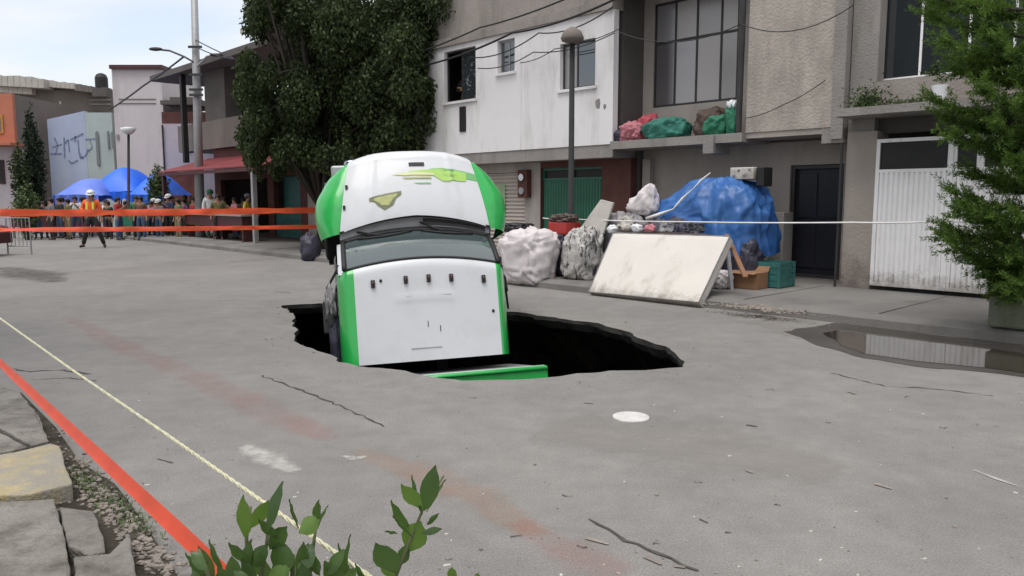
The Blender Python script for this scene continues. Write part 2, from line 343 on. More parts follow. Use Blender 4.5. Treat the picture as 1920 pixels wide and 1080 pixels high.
def fmesh(name, mb, m, label, cat, u, v, z, group=None, **k):
    o = mb.build(name, m, org=(u, v, z), **k); o.location = F(u, v, z); o.rotation_euler = (0, 0, FROT)
    return tag(o, label, cat, group)
def wmesh(name, mb, m, label, cat, p, group=None, **k):
    o = mb.build(name, m, org=tuple(p), **k); o.location = p
    return tag(o, label, cat, group)
def struct(name, mb, m, **k):
    o = mb.build(name, m, **k); o['kind'] = 'structure'; return o
def sub(name, mb, m, part, root, **k):
    """a sub-part: child of a part whose root gives the origin"""
    o = mb.build(name, m, org=root['org'] if 'org' in root else None, **k); o.parent = part; return o

# ------------------------------------------------------------------ road with the sinkhole
hole_px = [(527, 571), (545, 569), (600, 566), (700, 572), (800, 573), (900, 577), (965, 583), (1010, 588), (1080, 599), (1120, 603), (1180, 620), (1205, 634), (1255, 650), (1285, 673), (1282, 684), (1230, 688), (1150, 693), (1080, 697), (1040, 702), (1015, 704), (940, 709), (870, 711), (820, 706), (760, 691), (690, 685), (640, 676), (622, 662), (590, 650), (552, 640), (556, 622), (548, 600), (552, 585), (538, 580)]
base = [G(*p) for p in hole_px]
hole = []
for i, p in enumerate(base):                       # break the outline into short ragged chips
    q = base[(i + 1) % len(base)]; k = max(1, int((q - p).length / .12))
    for j in range(k):
        t = j / k; r = p.lerp(q, t); n = noise.noise_vector(r * 3.1) * .07 + noise.noise_vector(r * 9.0) * .035
        hole.append(Vector((r.x + n.x, r.y + n.y, 0)))
hc = sum(hole, Vector()) / len(hole)
def offset(ring, d):
    out = []; n = len(ring)
    for i in range(n):
        t = (ring[(i + 3) % n] - ring[(i - 3) % n]); nn = Vector((t.y, -t.x, 0)).normalized()
        if nn.dot(ring[i] - hc) < 0: nn = -nn
        out.append(ring[i] + nn * d)
    return out
rim_out = offset(hole, .35)
rr = []
# outer sheet, triangulated round the hole
R0 = 160
outer = [Vector((-R0, -60, 0)), Vector((R0, -60, 0)), Vector((R0, 2 * R0, 0)), Vector((-R0, 2 * R0, 0))]
hc2 = [hc + (p - hc).normalized() * ((p - hc).length + .9) for p in hole[::3]]
pts = [v.xy for v in outer] + [v.xy for v in hc2]
ne = len(hc2)
edges = [(i, (i + 1) % 4) for i in range(4)] + [(4 + i, 4 + (i + 1) % ne) for i in range(ne)]
res = delaunay_2d_cdt(pts, edges, [], 0, 1e-5)
mb = MB()
vv = res[0]; tri = []
def inside(p, poly):
    c = False; n = len(poly)
    for i in range(n):
        a, b = poly[i], poly[i - 1]
        if (a[1] > p[1]) != (b[1] > p[1]) and p[0] < (b[0] - a[0]) * (p[1] - a[1]) / (b[1] - a[1]) + a[0]: c = not c
    return c
for f in res[2]:
    c = sum((vv[i] for i in f), Vector((0, 0))) / len(f)
    if not inside(c, hc2): tri.append(tuple(f))
mb.add([(a.x, a.y, 0) for a in vv], tri)
# ring between, then the sagging edge
ptsr = [v.xy for v in hc2] + [v.xy for v in hole]
nh = len(hole)
er = [(i, (i + 1) % ne) for i in range(ne)] + [(ne + i, ne + (i + 1) % nh) for i in range(nh)]
res = delaunay_2d_cdt(ptsr, er, [], 0, 1e-5)
vv = res[0]; tri = []
for f in res[2]:
    c = sum((vv[i] for i in f), Vector((0, 0))) / len(f)
    if inside(c, hc2) and not inside(c, hole): tri.append(tuple(f))
hs = {(round(h.x, 4), round(h.y, 4)) for h in hole}
mb.add([(a.x, a.y, -.02 if (round(a.x, 4), round(a.y, 4)) in hs else 0) for a in vv], tri)
road = struct('road', mb, 'asphalt')
for p_ in road.data.polygons:
    if p_.normal.z < 0: p_.flip()
# broken asphalt edge and the cavity below, wider than the opening
mb = MB()
def ringv(ring, z, jit=0.0):
    return [(p.x + random.uniform(-jit, jit), p.y + random.uniform(-jit, jit), z + random.uniform(-jit, jit)) for p in ring]
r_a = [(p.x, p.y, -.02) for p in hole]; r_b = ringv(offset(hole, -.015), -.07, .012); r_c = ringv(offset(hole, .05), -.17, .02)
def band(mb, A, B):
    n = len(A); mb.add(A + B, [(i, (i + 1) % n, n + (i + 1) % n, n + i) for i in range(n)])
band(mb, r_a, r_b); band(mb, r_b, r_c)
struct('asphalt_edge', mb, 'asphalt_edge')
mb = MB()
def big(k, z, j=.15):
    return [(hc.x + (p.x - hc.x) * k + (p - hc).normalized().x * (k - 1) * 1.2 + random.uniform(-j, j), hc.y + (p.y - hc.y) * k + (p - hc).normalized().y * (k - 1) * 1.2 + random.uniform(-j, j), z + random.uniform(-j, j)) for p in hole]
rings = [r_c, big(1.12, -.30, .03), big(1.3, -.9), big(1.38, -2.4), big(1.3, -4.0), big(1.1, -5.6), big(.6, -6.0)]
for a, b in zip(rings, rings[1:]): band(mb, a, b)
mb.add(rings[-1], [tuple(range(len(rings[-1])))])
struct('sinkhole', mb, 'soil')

# marks on the road
def ribbon(name, pts, wds, m, z, kind='structure', jit=0.0, sub_=6):
    P = []; Wd = []
    for i in range(len(pts) - 1):
        for k in range(sub_):
            t = k / sub_; P.append(pts[i].lerp(pts[i + 1], t)); Wd.append(wds[i] * (1 - t) + wds[i + 1] * t)
    P.append(pts[-1]); Wd.append(wds[-1])
    mb = MB(); vs = []; ed = []
    for i, p in enumerate(P):
        d = P[min(i + 1, len(P) - 1)] - P[max(i - 1, 0)]; nn = Vector((-d.y, d.x, 0)).normalized()
        c = p + nn * random.uniform(-jit, jit); e = 0 if i in (0, len(P) - 1) else 1
        for k, s_ in enumerate((-1, -.35, .35, 1)):
            vs.append((c.x + nn.x * s_ * Wd[i], c.y + nn.y * s_ * Wd[i], z)); ed.append(e if k in (1, 2) else 0)
    n = len(P); fs = [(i * 4 + k, i * 4 + k + 1, (i + 1) * 4 + k + 1, (i + 1) * 4 + k) for i in range(n - 1) for k in range(3)]
    mb.add(vs, fs); o = struct(name, mb, m)
    at = o.data.attributes.new('edge', 'FLOAT', 'POINT'); at.data.foreach_set('value', ed)
    for p_ in o.data.polygons:
        if p_.normal.z < 0: p_.flip()
    return o
red = decal_mat('faded_red_paint', (.40, .13, .10), .42, .75, 2.5, maxa=.15)
orr = decal_mat('faded_orange_paint', (.42, .20, .09), .42, .75, 3, maxa=.20)
wht = decal_mat('white_splash', (.50, .48, .45), .36, .80, 9, maxa=.8)
drk = decal_mat('dark_stain', (.07, .065, .06), .40, .7, 3, maxa=.5)
lit = decal_mat('pale_dust', (.28, .26, .235), .40, .75, 2, maxa=.6)
ribbon('painted_line', [G(120, 590), G(210, 640), G(300, 680), G(430, 735), G(540, 790), G(640, 830)], [.12, .24, .22, .26, .24, .1], red, .004)
ribbon('painted_line', [G(660, 840), G(760, 880), G(860, 915), G(930, 955), G(1020, 1010)], [.1, .2, .2, .2, .1], orr, .004)
ribbon('painted_line', [G(960, 975), G(1060, 1030), G(1180, 1090)], [.1, .18, .2], red, .008)
ribbon('painted_line', [G(450, 835), G(500, 860), G(560, 888)], [.05, .14, .05], wht, .004)
ribbon('painted_line', [G(640, 855), G(665, 860), G(690, 856)], [.02, .05, .02], wht, .004)
ribbon('dust_patch', [G(1000, 800), G(1300, 830), G(1600, 900)], [.4, .7, .3], lit, .0035)
ribbon('dust_patch', [G(1400, 600), G(1470, 615), G(1510, 640)], [.35, .3, .1], lit, .0035)
ribbon('stain', [G(0, 500), G(60, 515), G(110, 530)], [.2, .9, .2], drk, .0035)
for q in ([(1590, 735), (1605, 740)], [(1640, 908), (1672, 918)], [(1820, 880), (1870, 900), (1915, 915)], [(1095, 755), (1112, 757)], [(1210, 1045), (1240, 1060)], [(1265, 1062), (1285, 1066)], [(1400, 883), (1412, 888)], [(1100, 1010), (1140, 1022)]):
    pts_ = [G(*p) for p in q]; ribbon('white_chip', pts_, [.016] + [.02] * (len(pts_) - 2) + [.008], wht if len(q) > 2 else 'rubble', .006, sub_=4)
def crack(px, wd, jit=.02):
    pts = [G(*p) for p in px]; P = []
    for i in range(len(pts) - 1):
        k = max(2, int((pts[i + 1] - pts[i]).length / .06))
        P += [pts[i].lerp(pts[i + 1], t / k) for t in range(k)]
    ribbon('crack', P, [wd * random.uniform(.2, 1.2) for _ in P], 'crack', .005, jit=jit, sub_=1)
crack([(490, 705), (560, 730), (620, 755), (680, 780), (725, 805)], .012)
crack([(1100, 975), (1160, 1005), (1230, 1040), (1340, 1080)], .012)
crack([(0, 690), (60, 697), (120, 694), (160, 702), (185, 700)], .013)
crack([(60, 712), (130, 709), (190, 716)], .009)
crack([(515, 547), (550, 549)], .015); crack([(960, 1010), (1000, 1000)], .006)
crack([(1560, 700), (1660, 725), (1760, 730), (1880, 745)], .009)
crack([(1310, 975), (1350, 985)], .006); crack([(1360, 1002), (1385, 1004)], .006); crack([(1400, 797), (1440, 803)], .01)
crack([(300, 860), (330, 875)], .005)
# manhole cover, pebbles
c = G(1183, 783); mb = MB(); mb.tube([(c.x, c.y, -.01), (c.x, c.y, .010)], .135, 28); r_ = .10
o = wmesh('manhole_cover', mb, 'manhole', 'small round white painted cover lying flush in the road in front of the sinkhole', 'manhole cover', c, bevel=.003)
peb = MB()
for _ in range(300):
    px, py = random.uniform(0, 1920), 1085 - 480 * random.random() ** 1.5
    p = G(px, py)
    if inside(p.xy, [h.xy for h in offset(hole, .1)]): continue
    r_ = random.uniform(.002, .007) * (1.8 if random.random() < .08 else 1); peb.ell((p.x, p.y, r_ * .4), (r_, r_, r_ * .7), 5, 3)
for _ in range(45):     # crumbs of asphalt along the rim
    h = random.choice(hole); d = (h - hc).normalized() * random.uniform(.02, .35); p = h + d; r_ = random.uniform(.004, .014)
    peb.ell((p.x, p.y, r_ * .4), (r_, r_ * .8, r_ * .7), 5, 3, seed=_, amp=.5)
o = struct('pebbles', peb, 'rubble'); tag(o, 'small loose pebbles and crumbs scattered over the asphalt', 'pebbles', kind='stuff')

fl = MB()
M['fleck'] = mat('fleck', (.42, .40, .37), .9, .2, 9)
for _ in range(50):
    px, py = random.uniform(0, 1920), 1085 - 380 * random.random() ** 1.3; p = G(px, py)
    if inside(p.xy, [h.xy for h in offset(hole, .15)]): continue
    r_ = random.uniform(.003, .010); fl.ell((p.x, p.y, .002), (r_ * random.uniform(1, 2.5), r_, .004), 7, 3, rot=random.random() * 3)
o = struct('flecks', fl, 'fleck'); tag(o, 'small white flecks of grit scattered on the asphalt', 'grit', kind='stuff')
for _ in range(14):
    px, py = random.uniform(700, 1900), random.uniform(730, 1060); L_ = random.uniform(8, 26)
    crack([(px, py), (px + L_ * .5, py + random.uniform(-3, 4)), (px + L_, py + random.uniform(-2, 6))], random.uniform(.003, .007), .01)
# ------------------------------------------------------------------ far side: sidewalk, kerb, puddle, mud
KV = -2.78
def fstruct(name, mb, m, **k):
    o = mb.build(name, m, **k); o.location = F(0, 0, 0); o.rotation_euler = (0, 0, FROT); o['kind'] = 'structure'; return o
mb = MB(); sw = []
def kedge(u): return KV + .05 * noise.noise(Vector((u * .9, 0, 5))) + .03 * noise.noise(Vector((u * 4, 3, 5)))
us = np.arange(-44, 14, .4)
vs = []; 
for u in us: vs += [(u, kedge(u) - .01, -.02), (u, kedge(u), .10), (u, kedge(u) + .18, .145), (u, -.5, .15), (u, 9, .15)]
fs = [(i * 5 + k, (i + 1) * 5 + k, (i + 1) * 5 + k + 1, i * 5 + k + 1) for i in range(len(us) - 1) for k in range(4)]
mb.add(vs, fs); sidewalk = fstruct('sidewalk', mb, 'sidewalk')
mb = MB()
for u in np.arange(-40, 4, 1.9):        # joints of the pour
    mb.box(u, u + .012, KV + .2, -.02, .149, .153)
fstruct('sidewalk_joint', mb, 'crack')
def flat_poly(name, pts, z, m, rough=.03, n=14):
    P = []
    for i in range(len(pts)):
        a, b = pts[i], pts[(i + 1) % len(pts)]; k = max(2, int((b - a).length / .12))
        for t in range(k):
            q = a.lerp(b, t / k); nn = noise.noise_vector(q * 2.3) * rough * 1.6 + noise.noise_vector(q * 7) * rough; P.append((q.x + nn.x, q.y + nn.y, z))
    mb = MB(); mb.add(P, [tuple(range(len(P)))])
    o = struct(name, mb, m)
    if o.data.polygons[0].normal.z < 0: o.data.polygons[0].flip()
    return o
flat_poly('wet_asphalt', [G(*p) for p in ((1470, 622), (1560, 606), (1640, 610), (1760, 630), (1880, 642), (2050, 650), (2150, 720), (2000, 722), (1880, 702), (1740, 690), (1620, 672), (1540, 650))], .004, 'wet', .05)
flat_poly('puddle', [G(*p) for p in ((1545, 625), (1610, 612), (1700, 624), (1800, 640), (1920, 652), (2060, 660), (2100, 712), (1990, 712), (1880, 694), (1790, 684), (1700, 676), (1620, 664), (1580, 648))], .008, 'water', .04)
mb = MB(); c = G(1775, 622); mb.ell((c.x, c.y, 0), (.42, .16, .07), 24, 8, amp=.35, fs=2, seed=3, rot=FROT)
wmesh('sediment_mound', mb, 'mud', 'low pale mound of washed up sediment at the edge of the puddle', 'mud mound', c, smooth=True)
def rubble(px, py, n, sx, sy, label, seed, z=0.0, rmax=.06):
    rnd = random.Random(seed); c = G(px, py, z); mb = MB()
    for i in range(n):
        u = rnd.gauss(0, sx); v = rnd.gauss(0, sy); p = c + Vector((u * T2[0] + v * N2[0], u * T2[1] + v * N2[1], 0)); r_ = rnd.uniform(.012, rmax) * math.exp(-abs(u) / sx * .4)
        mb.ell((p.x, p.y, z + r_ * .4), (r_, r_ * .8, r_ * .6), 6, 4, amp=.5, seed=i)
    o = wmesh('rubble_pile', mb, 'rubble', label, 'rubble', c); o['kind'] = 'stuff'; return o
rubble(1425, 580, 260, .40, .10, 'small crumbs of broken concrete along the kerb right of the mattress', 1, z=.11, rmax=.045)
rubble(1430, 596, 90, .45, .07, 'dusty grit on the road below the kerb right of the mattress', 11, rmax=.03)
rubble(1655, 612, 30, .10, .04, 'little heap of grit and litter on the kerb above the puddle', 2, rmax=.035)
rubble(1355, 578, 70, .30, .08, 'loose grit on the road below the mattress corner', 4, rmax=.03)
rubble(470, 460, 60, .8, .2, 'pale broken concrete strewn on the far kerb by the orange tape', 5, z=.06, rmax=.09)

# ------------------------------------------------------------------ houses along the street (street frame: u right, v inward, z up)
def frame_rect(mb, u0, u1, z0, z1, v, t=.05, d=.05):
    mb.box(u0, u0 + t, v, v + d, z0, z1); mb.box(u1 - t, u1, v, v + d, z0, z1); mb.box(u0 + t, u1 - t, v + .001, v + d - .001, z1 - t, z1); mb.box(u0 + t, u1 - t, v + .001, v + d - .001, z0, z0 + t)
# --- white house
wh = fthing('white_house', 'white painted house with dark windows above a cream shutter and a green door', 'house', -13.5, .6, .15)
U0, U1 = -17.4, -10.42
def rect(x0, y0, x1, y1, v=0):
    a = W(x0, (y0 + y1) / 2, v); b = W(x1, (y0 + y1) / 2, v); xm = (x0 + x1) / 2
    return (a[0], b[0], W(xm, y1, v)[1], W(xm, y0, v)[1])
w1 = rect(833, 92, 892, 189); w2 = rect(933, 74, 965, 136); w3 = rect(1050, 77, 1116, 165); slot = rect(863, 200, 874, 247)
mb = MB(); mb.wall(U0, U1, 2.72, 5.42, 0, .16, [w1, w2, w3]); mb.build('wall', 'white_wall', wh)
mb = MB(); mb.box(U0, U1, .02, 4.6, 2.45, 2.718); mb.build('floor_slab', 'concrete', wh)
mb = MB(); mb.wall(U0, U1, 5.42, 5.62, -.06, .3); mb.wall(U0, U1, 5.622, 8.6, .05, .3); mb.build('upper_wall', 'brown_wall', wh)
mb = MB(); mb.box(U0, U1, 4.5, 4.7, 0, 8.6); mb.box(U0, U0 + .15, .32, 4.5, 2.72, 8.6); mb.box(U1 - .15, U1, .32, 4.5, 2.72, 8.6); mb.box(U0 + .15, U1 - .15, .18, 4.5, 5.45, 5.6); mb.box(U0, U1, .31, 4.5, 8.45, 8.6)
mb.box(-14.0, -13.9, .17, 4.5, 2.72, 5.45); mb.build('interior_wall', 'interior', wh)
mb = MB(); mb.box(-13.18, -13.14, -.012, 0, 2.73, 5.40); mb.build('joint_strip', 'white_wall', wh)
mb = MB(); mb.box(slot[0], slot[1], -.03, -.001, slot[2], slot[3]); mb.build('vent', 'black', wh)
def win(root, r, v, bars=(), rows=(), pane='glass', fm='dark_metal', t=.04, openpanes=(), vin=.05):
    mb = MB(); frame_rect(mb, r[0] + .002, r[1] - .002, r[2] + .002, r[3] - .002, v + vin, t, .04)
    for b in bars: mb.box(b - t / 2, b + t / 2, v + vin + .003, v + vin + .037, r[2] + t, r[3] - t)
    fr = mb.build('window', fm, root)
    xs = [r[0] + t] + sorted(bars) + [r[1] - t]; zs = [r[2] + t] + sorted(rows) + [r[3] - t]
    for z in rows:
        m2 = MB(); m2.box(r[0] + t, r[1] - t, v + vin - .004, v + vin + .03, z - t / 2, z + t / 2); sub('glazing_bar', m2, fm, fr, root)
    for i in range(len(xs) - 1):
        for j in range(len(zs) - 1):
            if (i, j) in openpanes: continue
            m3 = MB(); m3.box(xs[i] + .002, xs[i + 1] - .002, v + vin + .014, v + vin + .02, zs[j] + .002, zs[j + 1] - .002)
            sub('pane', m3, pane if not callable(pane) else pane(i, j), fr, root)
    return fr
win(wh, w1, 0, [(w1[0] + w1[1]) / 2 - .02], [], openpanes={(0, 0)}, vin=.1)
win(wh, w2, 0, [(w2[0] + w2[1]) / 2], vin=.1, fm='steel')
win(wh, w3, 0, [w3[0] + (w3[1] - w3[0]) * .42], vin=.1, pane=lambda i, j: 'pale_pane' if i == 0 else 'glass', openpanes=())
for r in (w1, w2, w3):
    mb = MB(); mb.box(r[0] - .05, r[1] + .05, -.05, .04, r[2] - .06, r[2]); mb.build('window_sill', 'white_wall', wh)
# ground floor, set back
V1 = .5
sh = rect(896, 310, 984, 440, V1); gd = rect(1014, 306, 1128, 440, V1)
sh = (-16.6, sh[1], .2, 2.23); gd = (gd[0], gd[1], .17, 2.3)
mb = MB(); mb.wall(U0, gd[0] - .02, .15, 2.45, V1, V1 + .2, [sh]); mb.build('ground_wall', 'beige_wall', wh)
mb = MB(); mb.wall(gd[0] - .02, U1 + .1, .15, 2.45, V1, V1 + .2, [(gd[0], gd[1], .16, gd[3])]); mb.build('ground_wall', 'red_brown', wh, label='red brown ground floor wall beside the green door')
rs = MB().box(sh[0], sh[1], V1 + .1, V1 + .11, sh[2], sh[3]).build('roller_shutter', 'cream_metal', wh)
z = sh[2]; src = None
while z < sh[3] - .01:
    h = min(.094, sh[3] - z)
    m2 = MB(); m2.add([(sh[0], V1 + .10, z), (sh[1], V1 + .10, z), (sh[1], V1 + .055, z + h * .35), (sh[0], V1 + .055, z + h * .35), (sh[1], V1 + .06, z + h * .72), (sh[0], V1 + .06, z + h * .72), (sh[1], V1 + .099, z + h * .96), (sh[0], V1 + .099, z + h * .96)], [(0, 1, 2, 3), (3, 2, 4, 5), (5, 4, 6, 7)])
    sub('slat', m2, 'cream_metal', rs, wh); z += .094
mb = MB().box(sh[1] - 1.25, sh[1] - .75, V1 + .045, V1 + .052, 1.15, 1.95); mb.build('painted_patch', mat('faded_green_paint', (.34, .46, .26), .6, .15, 3), wh)
gdo = MB().box(gd[0], gd[1], V1 + .10, V1 + .13, gd[2], 2.02).build('green_door', 'green_metal', wh)
nslat = 22; du = (gd[1] - gd[0]) / nslat
for i in range(nslat):
    a = gd[0] + i * du; m2 = MB(); m2.add([(a, V1 + .099, gd[2]), (a + du * .3, V1 + .075, gd[2]), (a + du * .7, V1 + .075, gd[2]), (a + du, V1 + .099, gd[2]), (a, V1 + .099, 2.02), (a + du * .3, V1 + .075, 2.02), (a + du * .7, V1 + .075, 2.02), (a + du, V1 + .099, 2.02)], [(0, 1, 5, 4), (1, 2, 6, 5), (2, 3, 7, 6)])
    sub('panel', m2, 'green_metal', gdo, wh)
mb = MB(); frame_rect(mb, gd[0], gd[1], 2.021, gd[3], V1 + .07, .05, .06); mb.box((gd[0] + gd[1]) / 2 - .03, (gd[0] + gd[1]) / 2 + .03, V1 + .06, V1 + .12, gd[2], gd[3] - .05); sub('door_frame', mb, 'green_metal', gdo, wh)
mb = MB().box(gd[0] + .05, gd[1] - .05, V1 + .12, V1 + .13, 2.07, gd[3] - .05); sub('pane', mb, 'black', gdo, wh)
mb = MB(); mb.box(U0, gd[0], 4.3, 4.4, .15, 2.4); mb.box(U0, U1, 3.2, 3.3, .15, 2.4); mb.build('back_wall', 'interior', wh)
# meters and little boxes on the ground floor
mb = MB(); mb.box(-13.62, -13.30, V1 - .16, V1 - .001, 1.62, 2.28); em = fmesh('electricity_meter', mb, 'red_brown', 'dark red electricity meter box on the pale pier between shutter and green door', 'meter box', -13.46, V1 - .08, 1.6, bevel=.01)
for z0, mm in ((1.68, 'steel'), (2.0, 'chrome')):
    m2 = MB().tube([(0, -.08, z0 - 1.6 + .1), (0, -.125, z0 - 1.6 + .1)], .085, 12); oo = m2.build('dial', mm, em)
# --- plaster house with balcony
ph = fthing('plaster_house', 'unpainted plaster house with a balcony slab, a gridded window and a dark doorway', 'house', -7.5, 1.0, .15)
A0, A1 = -10.38, -5.62
rp0 = W(1402, 130)[0]
gw = rect(1226, 22, 1384, 176, 1.0); gw = (gw[0], gw[1], 3.50, 5.62)
mb = MB(); mb.wall(-11.6, rp0 + .1, 2.78, 6.3, 1.0, 1.2, [gw]); mb.build('recessed_wall', 'beige_wall', ph)
mb = MB(); mb.wall(rp0, A1 - .18, 2.76, 7.6, 0, .2); mb.build('plaster_wall', 'plaster', ph)
mb = MB(); mb.wall(A1 - .18, A1 + .02, 2.56, 7.6, -.06, .25); mb.box(A1 - .34, A1 + .02, -.02, .4, 2.5, 2.74); mb.build('corner_column', 'concrete', ph)
mb = MB(); mb.box(rp0, rp0 + .14, .2, 1.0, 2.78, 6.3); mb.build('return_wall', 'plaster', ph)
mb = MB(); mb.box(A0, rp0 - .001, -.12, 1.0, 2.60, 2.76); mb.build('balcony_slab', 'concrete', ph)
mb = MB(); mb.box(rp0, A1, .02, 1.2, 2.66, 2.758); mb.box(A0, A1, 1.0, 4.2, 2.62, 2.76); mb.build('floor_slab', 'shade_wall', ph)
mb = MB(); mb.box(A0 - .05, A1, -.30, 4.2, 6.3, 6.5); mb.box(A0 - .05, rp0 + .05, -.12, .05, 5.72, 6.3); mb.build('roof_slab', 'concrete', ph)
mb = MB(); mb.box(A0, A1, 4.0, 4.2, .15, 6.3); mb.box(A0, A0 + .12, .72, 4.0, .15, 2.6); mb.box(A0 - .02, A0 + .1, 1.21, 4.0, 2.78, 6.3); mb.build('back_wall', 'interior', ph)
for uu in (W(1337, 265)[0],):
    mb = MB(); mb.box(uu - .11, uu + .11, -.16, .4, 2.42, 2.74); mb.build('beam_end', 'concrete', ph)
bars = [gw[0] + (gw[1] - gw[0]) * k for k in (.26, .52, .80)]
win(ph, gw, 1.0, bars, [gw[2] + (gw[3] - gw[2]) * .62], pane=lambda i, j: ('glare_pane_c', 'glare_pane_b', 'glare_pane_a', 'pale_pane')[i] if j == 0 else ('glare_pane_b', 'glare_pane_a', 'pale_pane', 'glare_pane_a')[i], t=.045, vin=.03)
mb = MB(); mb.tube([(rp0 - .12, -.04, 2.78), (rp0 - .10, -.04, 6.3)], .055, 10); mb.build('drain_pipe', 'dark_metal', ph)
VG = .85
dr = rect(1478, 308, 1578, 533, VG); dr = (dr[0], dr[1], .17, 2.2)
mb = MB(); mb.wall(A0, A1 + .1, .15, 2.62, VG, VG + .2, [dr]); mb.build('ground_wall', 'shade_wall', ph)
mb = MB(); mb.box(dr[0], dr[1] - .0, VG + .13, VG + .17, dr[2], dr[3]); dd = mb.build('door', 'dark_blue', ph)
mb = MB(); frame_rect(mb, dr[0] + .01, dr[1] - .01, dr[2], dr[3] - .01, VG + .04, .06, .08); mb.build('door_frame', 'dark_metal', ph)
for i in range(2):
    for j in range(2):
        a = dr[0] + .12 + i * (dr[1] - dr[0] - .18) / 2; b = a + (dr[1] - dr[0] - .30) / 2
        m2 = MB().box(a, b, VG + .105, VG + .129, (.35, 1.25)[j], (1.15, 2.05)[j]); sub('panel', m2, 'dark_blue', dd, ph, bevel=.006)
mb = MB(); mb.ell((W(1121, 195)[0], -.002, W(1121, 195)[1]), (.07, .004, .10), 12, 8, amp=.5, seed=4); mb.ell((W(1134, 200)[0], -.002, W(1134, 200)[1]), (.04, .004, .05), 12, 8, amp=.5, seed=5); mb.build('damaged_patch', 'concrete', wh)
# little fixtures
mb = MB(); mb.box(-10.18, -9.98, VG - .14, VG - .001, 1.72, 2.42); fmesh('breaker_box', mb, 'beige_wall', 'small pale electric breaker box high on the shaded wall under the balcony', 'electric box', -10.1, VG, 1.7, bevel=.01)
a0 = W(1378, 330, .3); mb = MB()
mb.box(-8.02, -7.42, .25, .62, 0, .2)
# --- house with the white gate
gh = fthing('gate_house', 'grey house with a weedy concrete ledge above a white metal gate', 'house', -3.2, .6, .15)
B0, B1 = -5.58, 2.6
rw = rect(1652, -60, 1812, 133, .35); rw = (rw[0], rw[1] + 1.1, 3.46, 5.75)
mb = MB(); mb.wall(B0, B1, 3.0, 7.6, .35, .55, [rw]); mb.build('upper_wall', 'brown_wall', gh)
mb = MB(); mb.box(B0, B0 + .42, .10, .349, 2.4, 7.6); mb.build('column', 'concrete', gh)
mb = MB(); mb.wall(B0 + .44, B1, 3.0, 3.40, -.05, .10); mb.build('parapet', 'brown_wall', gh)
mb = MB(); mb.box(B0 + .06, B1, -.55, .9, 2.86, 2.98); mb.build('ledge', 'concrete', gh)
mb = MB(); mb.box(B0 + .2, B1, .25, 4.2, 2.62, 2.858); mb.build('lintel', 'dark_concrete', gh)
win(gh, rw, .35, [rw[0] + (rw[1] - rw[0]) * k for k in (.26, .55, .8)], [], fm='white_metal', t=.035, vin=.04)
mb = MB(); mb.box(B0 + .42, rw[1] + .1, .25, .349, 3.40, 3.455); mb.build('window_sill', 'concrete', gh)
mb = MB(); mb.box(-5.56, -5.09, .05, .5, .15, 2.66); mb.build('pier', 'shade_wall', gh)
mb = MB(); mb.tube([(-5.62, -.02, .15), (-5.61, -.02, 2.5)], .022, 8); mb.build('drain_pipe', 'dark_metal', gh)
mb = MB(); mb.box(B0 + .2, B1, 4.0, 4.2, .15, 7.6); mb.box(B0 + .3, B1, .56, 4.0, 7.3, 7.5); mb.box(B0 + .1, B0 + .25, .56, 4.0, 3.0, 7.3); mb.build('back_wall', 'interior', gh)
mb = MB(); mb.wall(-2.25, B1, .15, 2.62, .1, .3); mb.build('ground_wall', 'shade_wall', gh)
gt = fthing('metal_gate', 'white ribbed double metal gate with small dark windows along its top', 'gate', -4.2, 0, .15)
def leaf(u0, u1, z1a, z1b, wins, nsl, name):
    lf = MB(); zt = 2.0
    frame_rect(lf, u0, u1, .22, z1a, 0, .055, .05); lf.box(u0 + .055, u1 - .055, .002, .048, zt, zt + .05)
    for a in wins[1:]: lf.box(a[0] - .10, a[0], .003, .047, zt + .05, z1a - .055)
    part = lf.build('leaf_frame', 'white_metal', gt)
    for a, b in wins:
        m2 = MB().box(a, b, .022, .03, zt + .05, z1a - .055); sub('pane', m2, 'black', part, gt)
    d = (u1 - u0 - .11) / nsl
    for i in range(nsl):
        a = u0 + .055 + i * d; k = random.uniform(-.004, .004)
        m2 = MB(); m2.add([(a, .03, .275), (a + d * .22, .004 + k, .275), (a + d * .78, .004 - k, .275), (a + d, .03, .275), (a, .03, zt), (a + d * .22, .004 + k, zt), (a + d * .78, .004 - k, zt), (a + d, .03, zt)], [(0, 1, 5, 4), (1, 2, 6, 5), (2, 3, 7, 6)])
        sub('slat', m2, 'white_metal', part, gt)
    return part
leaf(-5.07, -3.98, 2.52, 2.52, [(-5.01, -4.04)], 13, 'l')
leaf(-3.965, -2.3, 2.52, 2.52, [(-3.90, -3.65), (-3.55, -2.36)], 20, 'r')
mb = MB().box(-3.99, -3.955, -.02, .0, .22, 2.52); mb.build('meeting_bar', 'white_metal', gt)
# things on the ledges
def weeds(name, u, v, z, su, sv, h, n, label, cat='weeds', seed=0, m='weed'):
    rnd = random.Random(seed); mb = MB()
    for _ in range(n):
        a, b = rnd.gauss(0, su), rnd.gauss(0, sv); zz = abs(rnd.gauss(0, h)) * .8; s_ = rnd.uniform(.02, .05)
        p = Vector((u + a, v + b, z + zz)); d = Vector((rnd.uniform(-1, 1), rnd.uniform(-1, 1), rnd.uniform(-.4, 1))).normalized(); e = d.cross(Vector((rnd.random(), rnd.random(), rnd.random()))).normalized()
        mb.add([p - e * s_ * .4, p + d * s_ * .5 - e * .2 * s_, p + d * s_ * 1.6, p + e * s_ * .4], [(0, 1, 2, 3)])
    for _ in range(max(6, n // 60)):
        a, b = rnd.gauss(0, su), rnd.gauss(0, sv); mb.tube([(u + a * .6, v + b * .6, z), (u + a, v + b, z + abs(rnd.gauss(0, h)))], .004, 4)
    return fmesh(name, mb, m, label, cat, u, v, z)
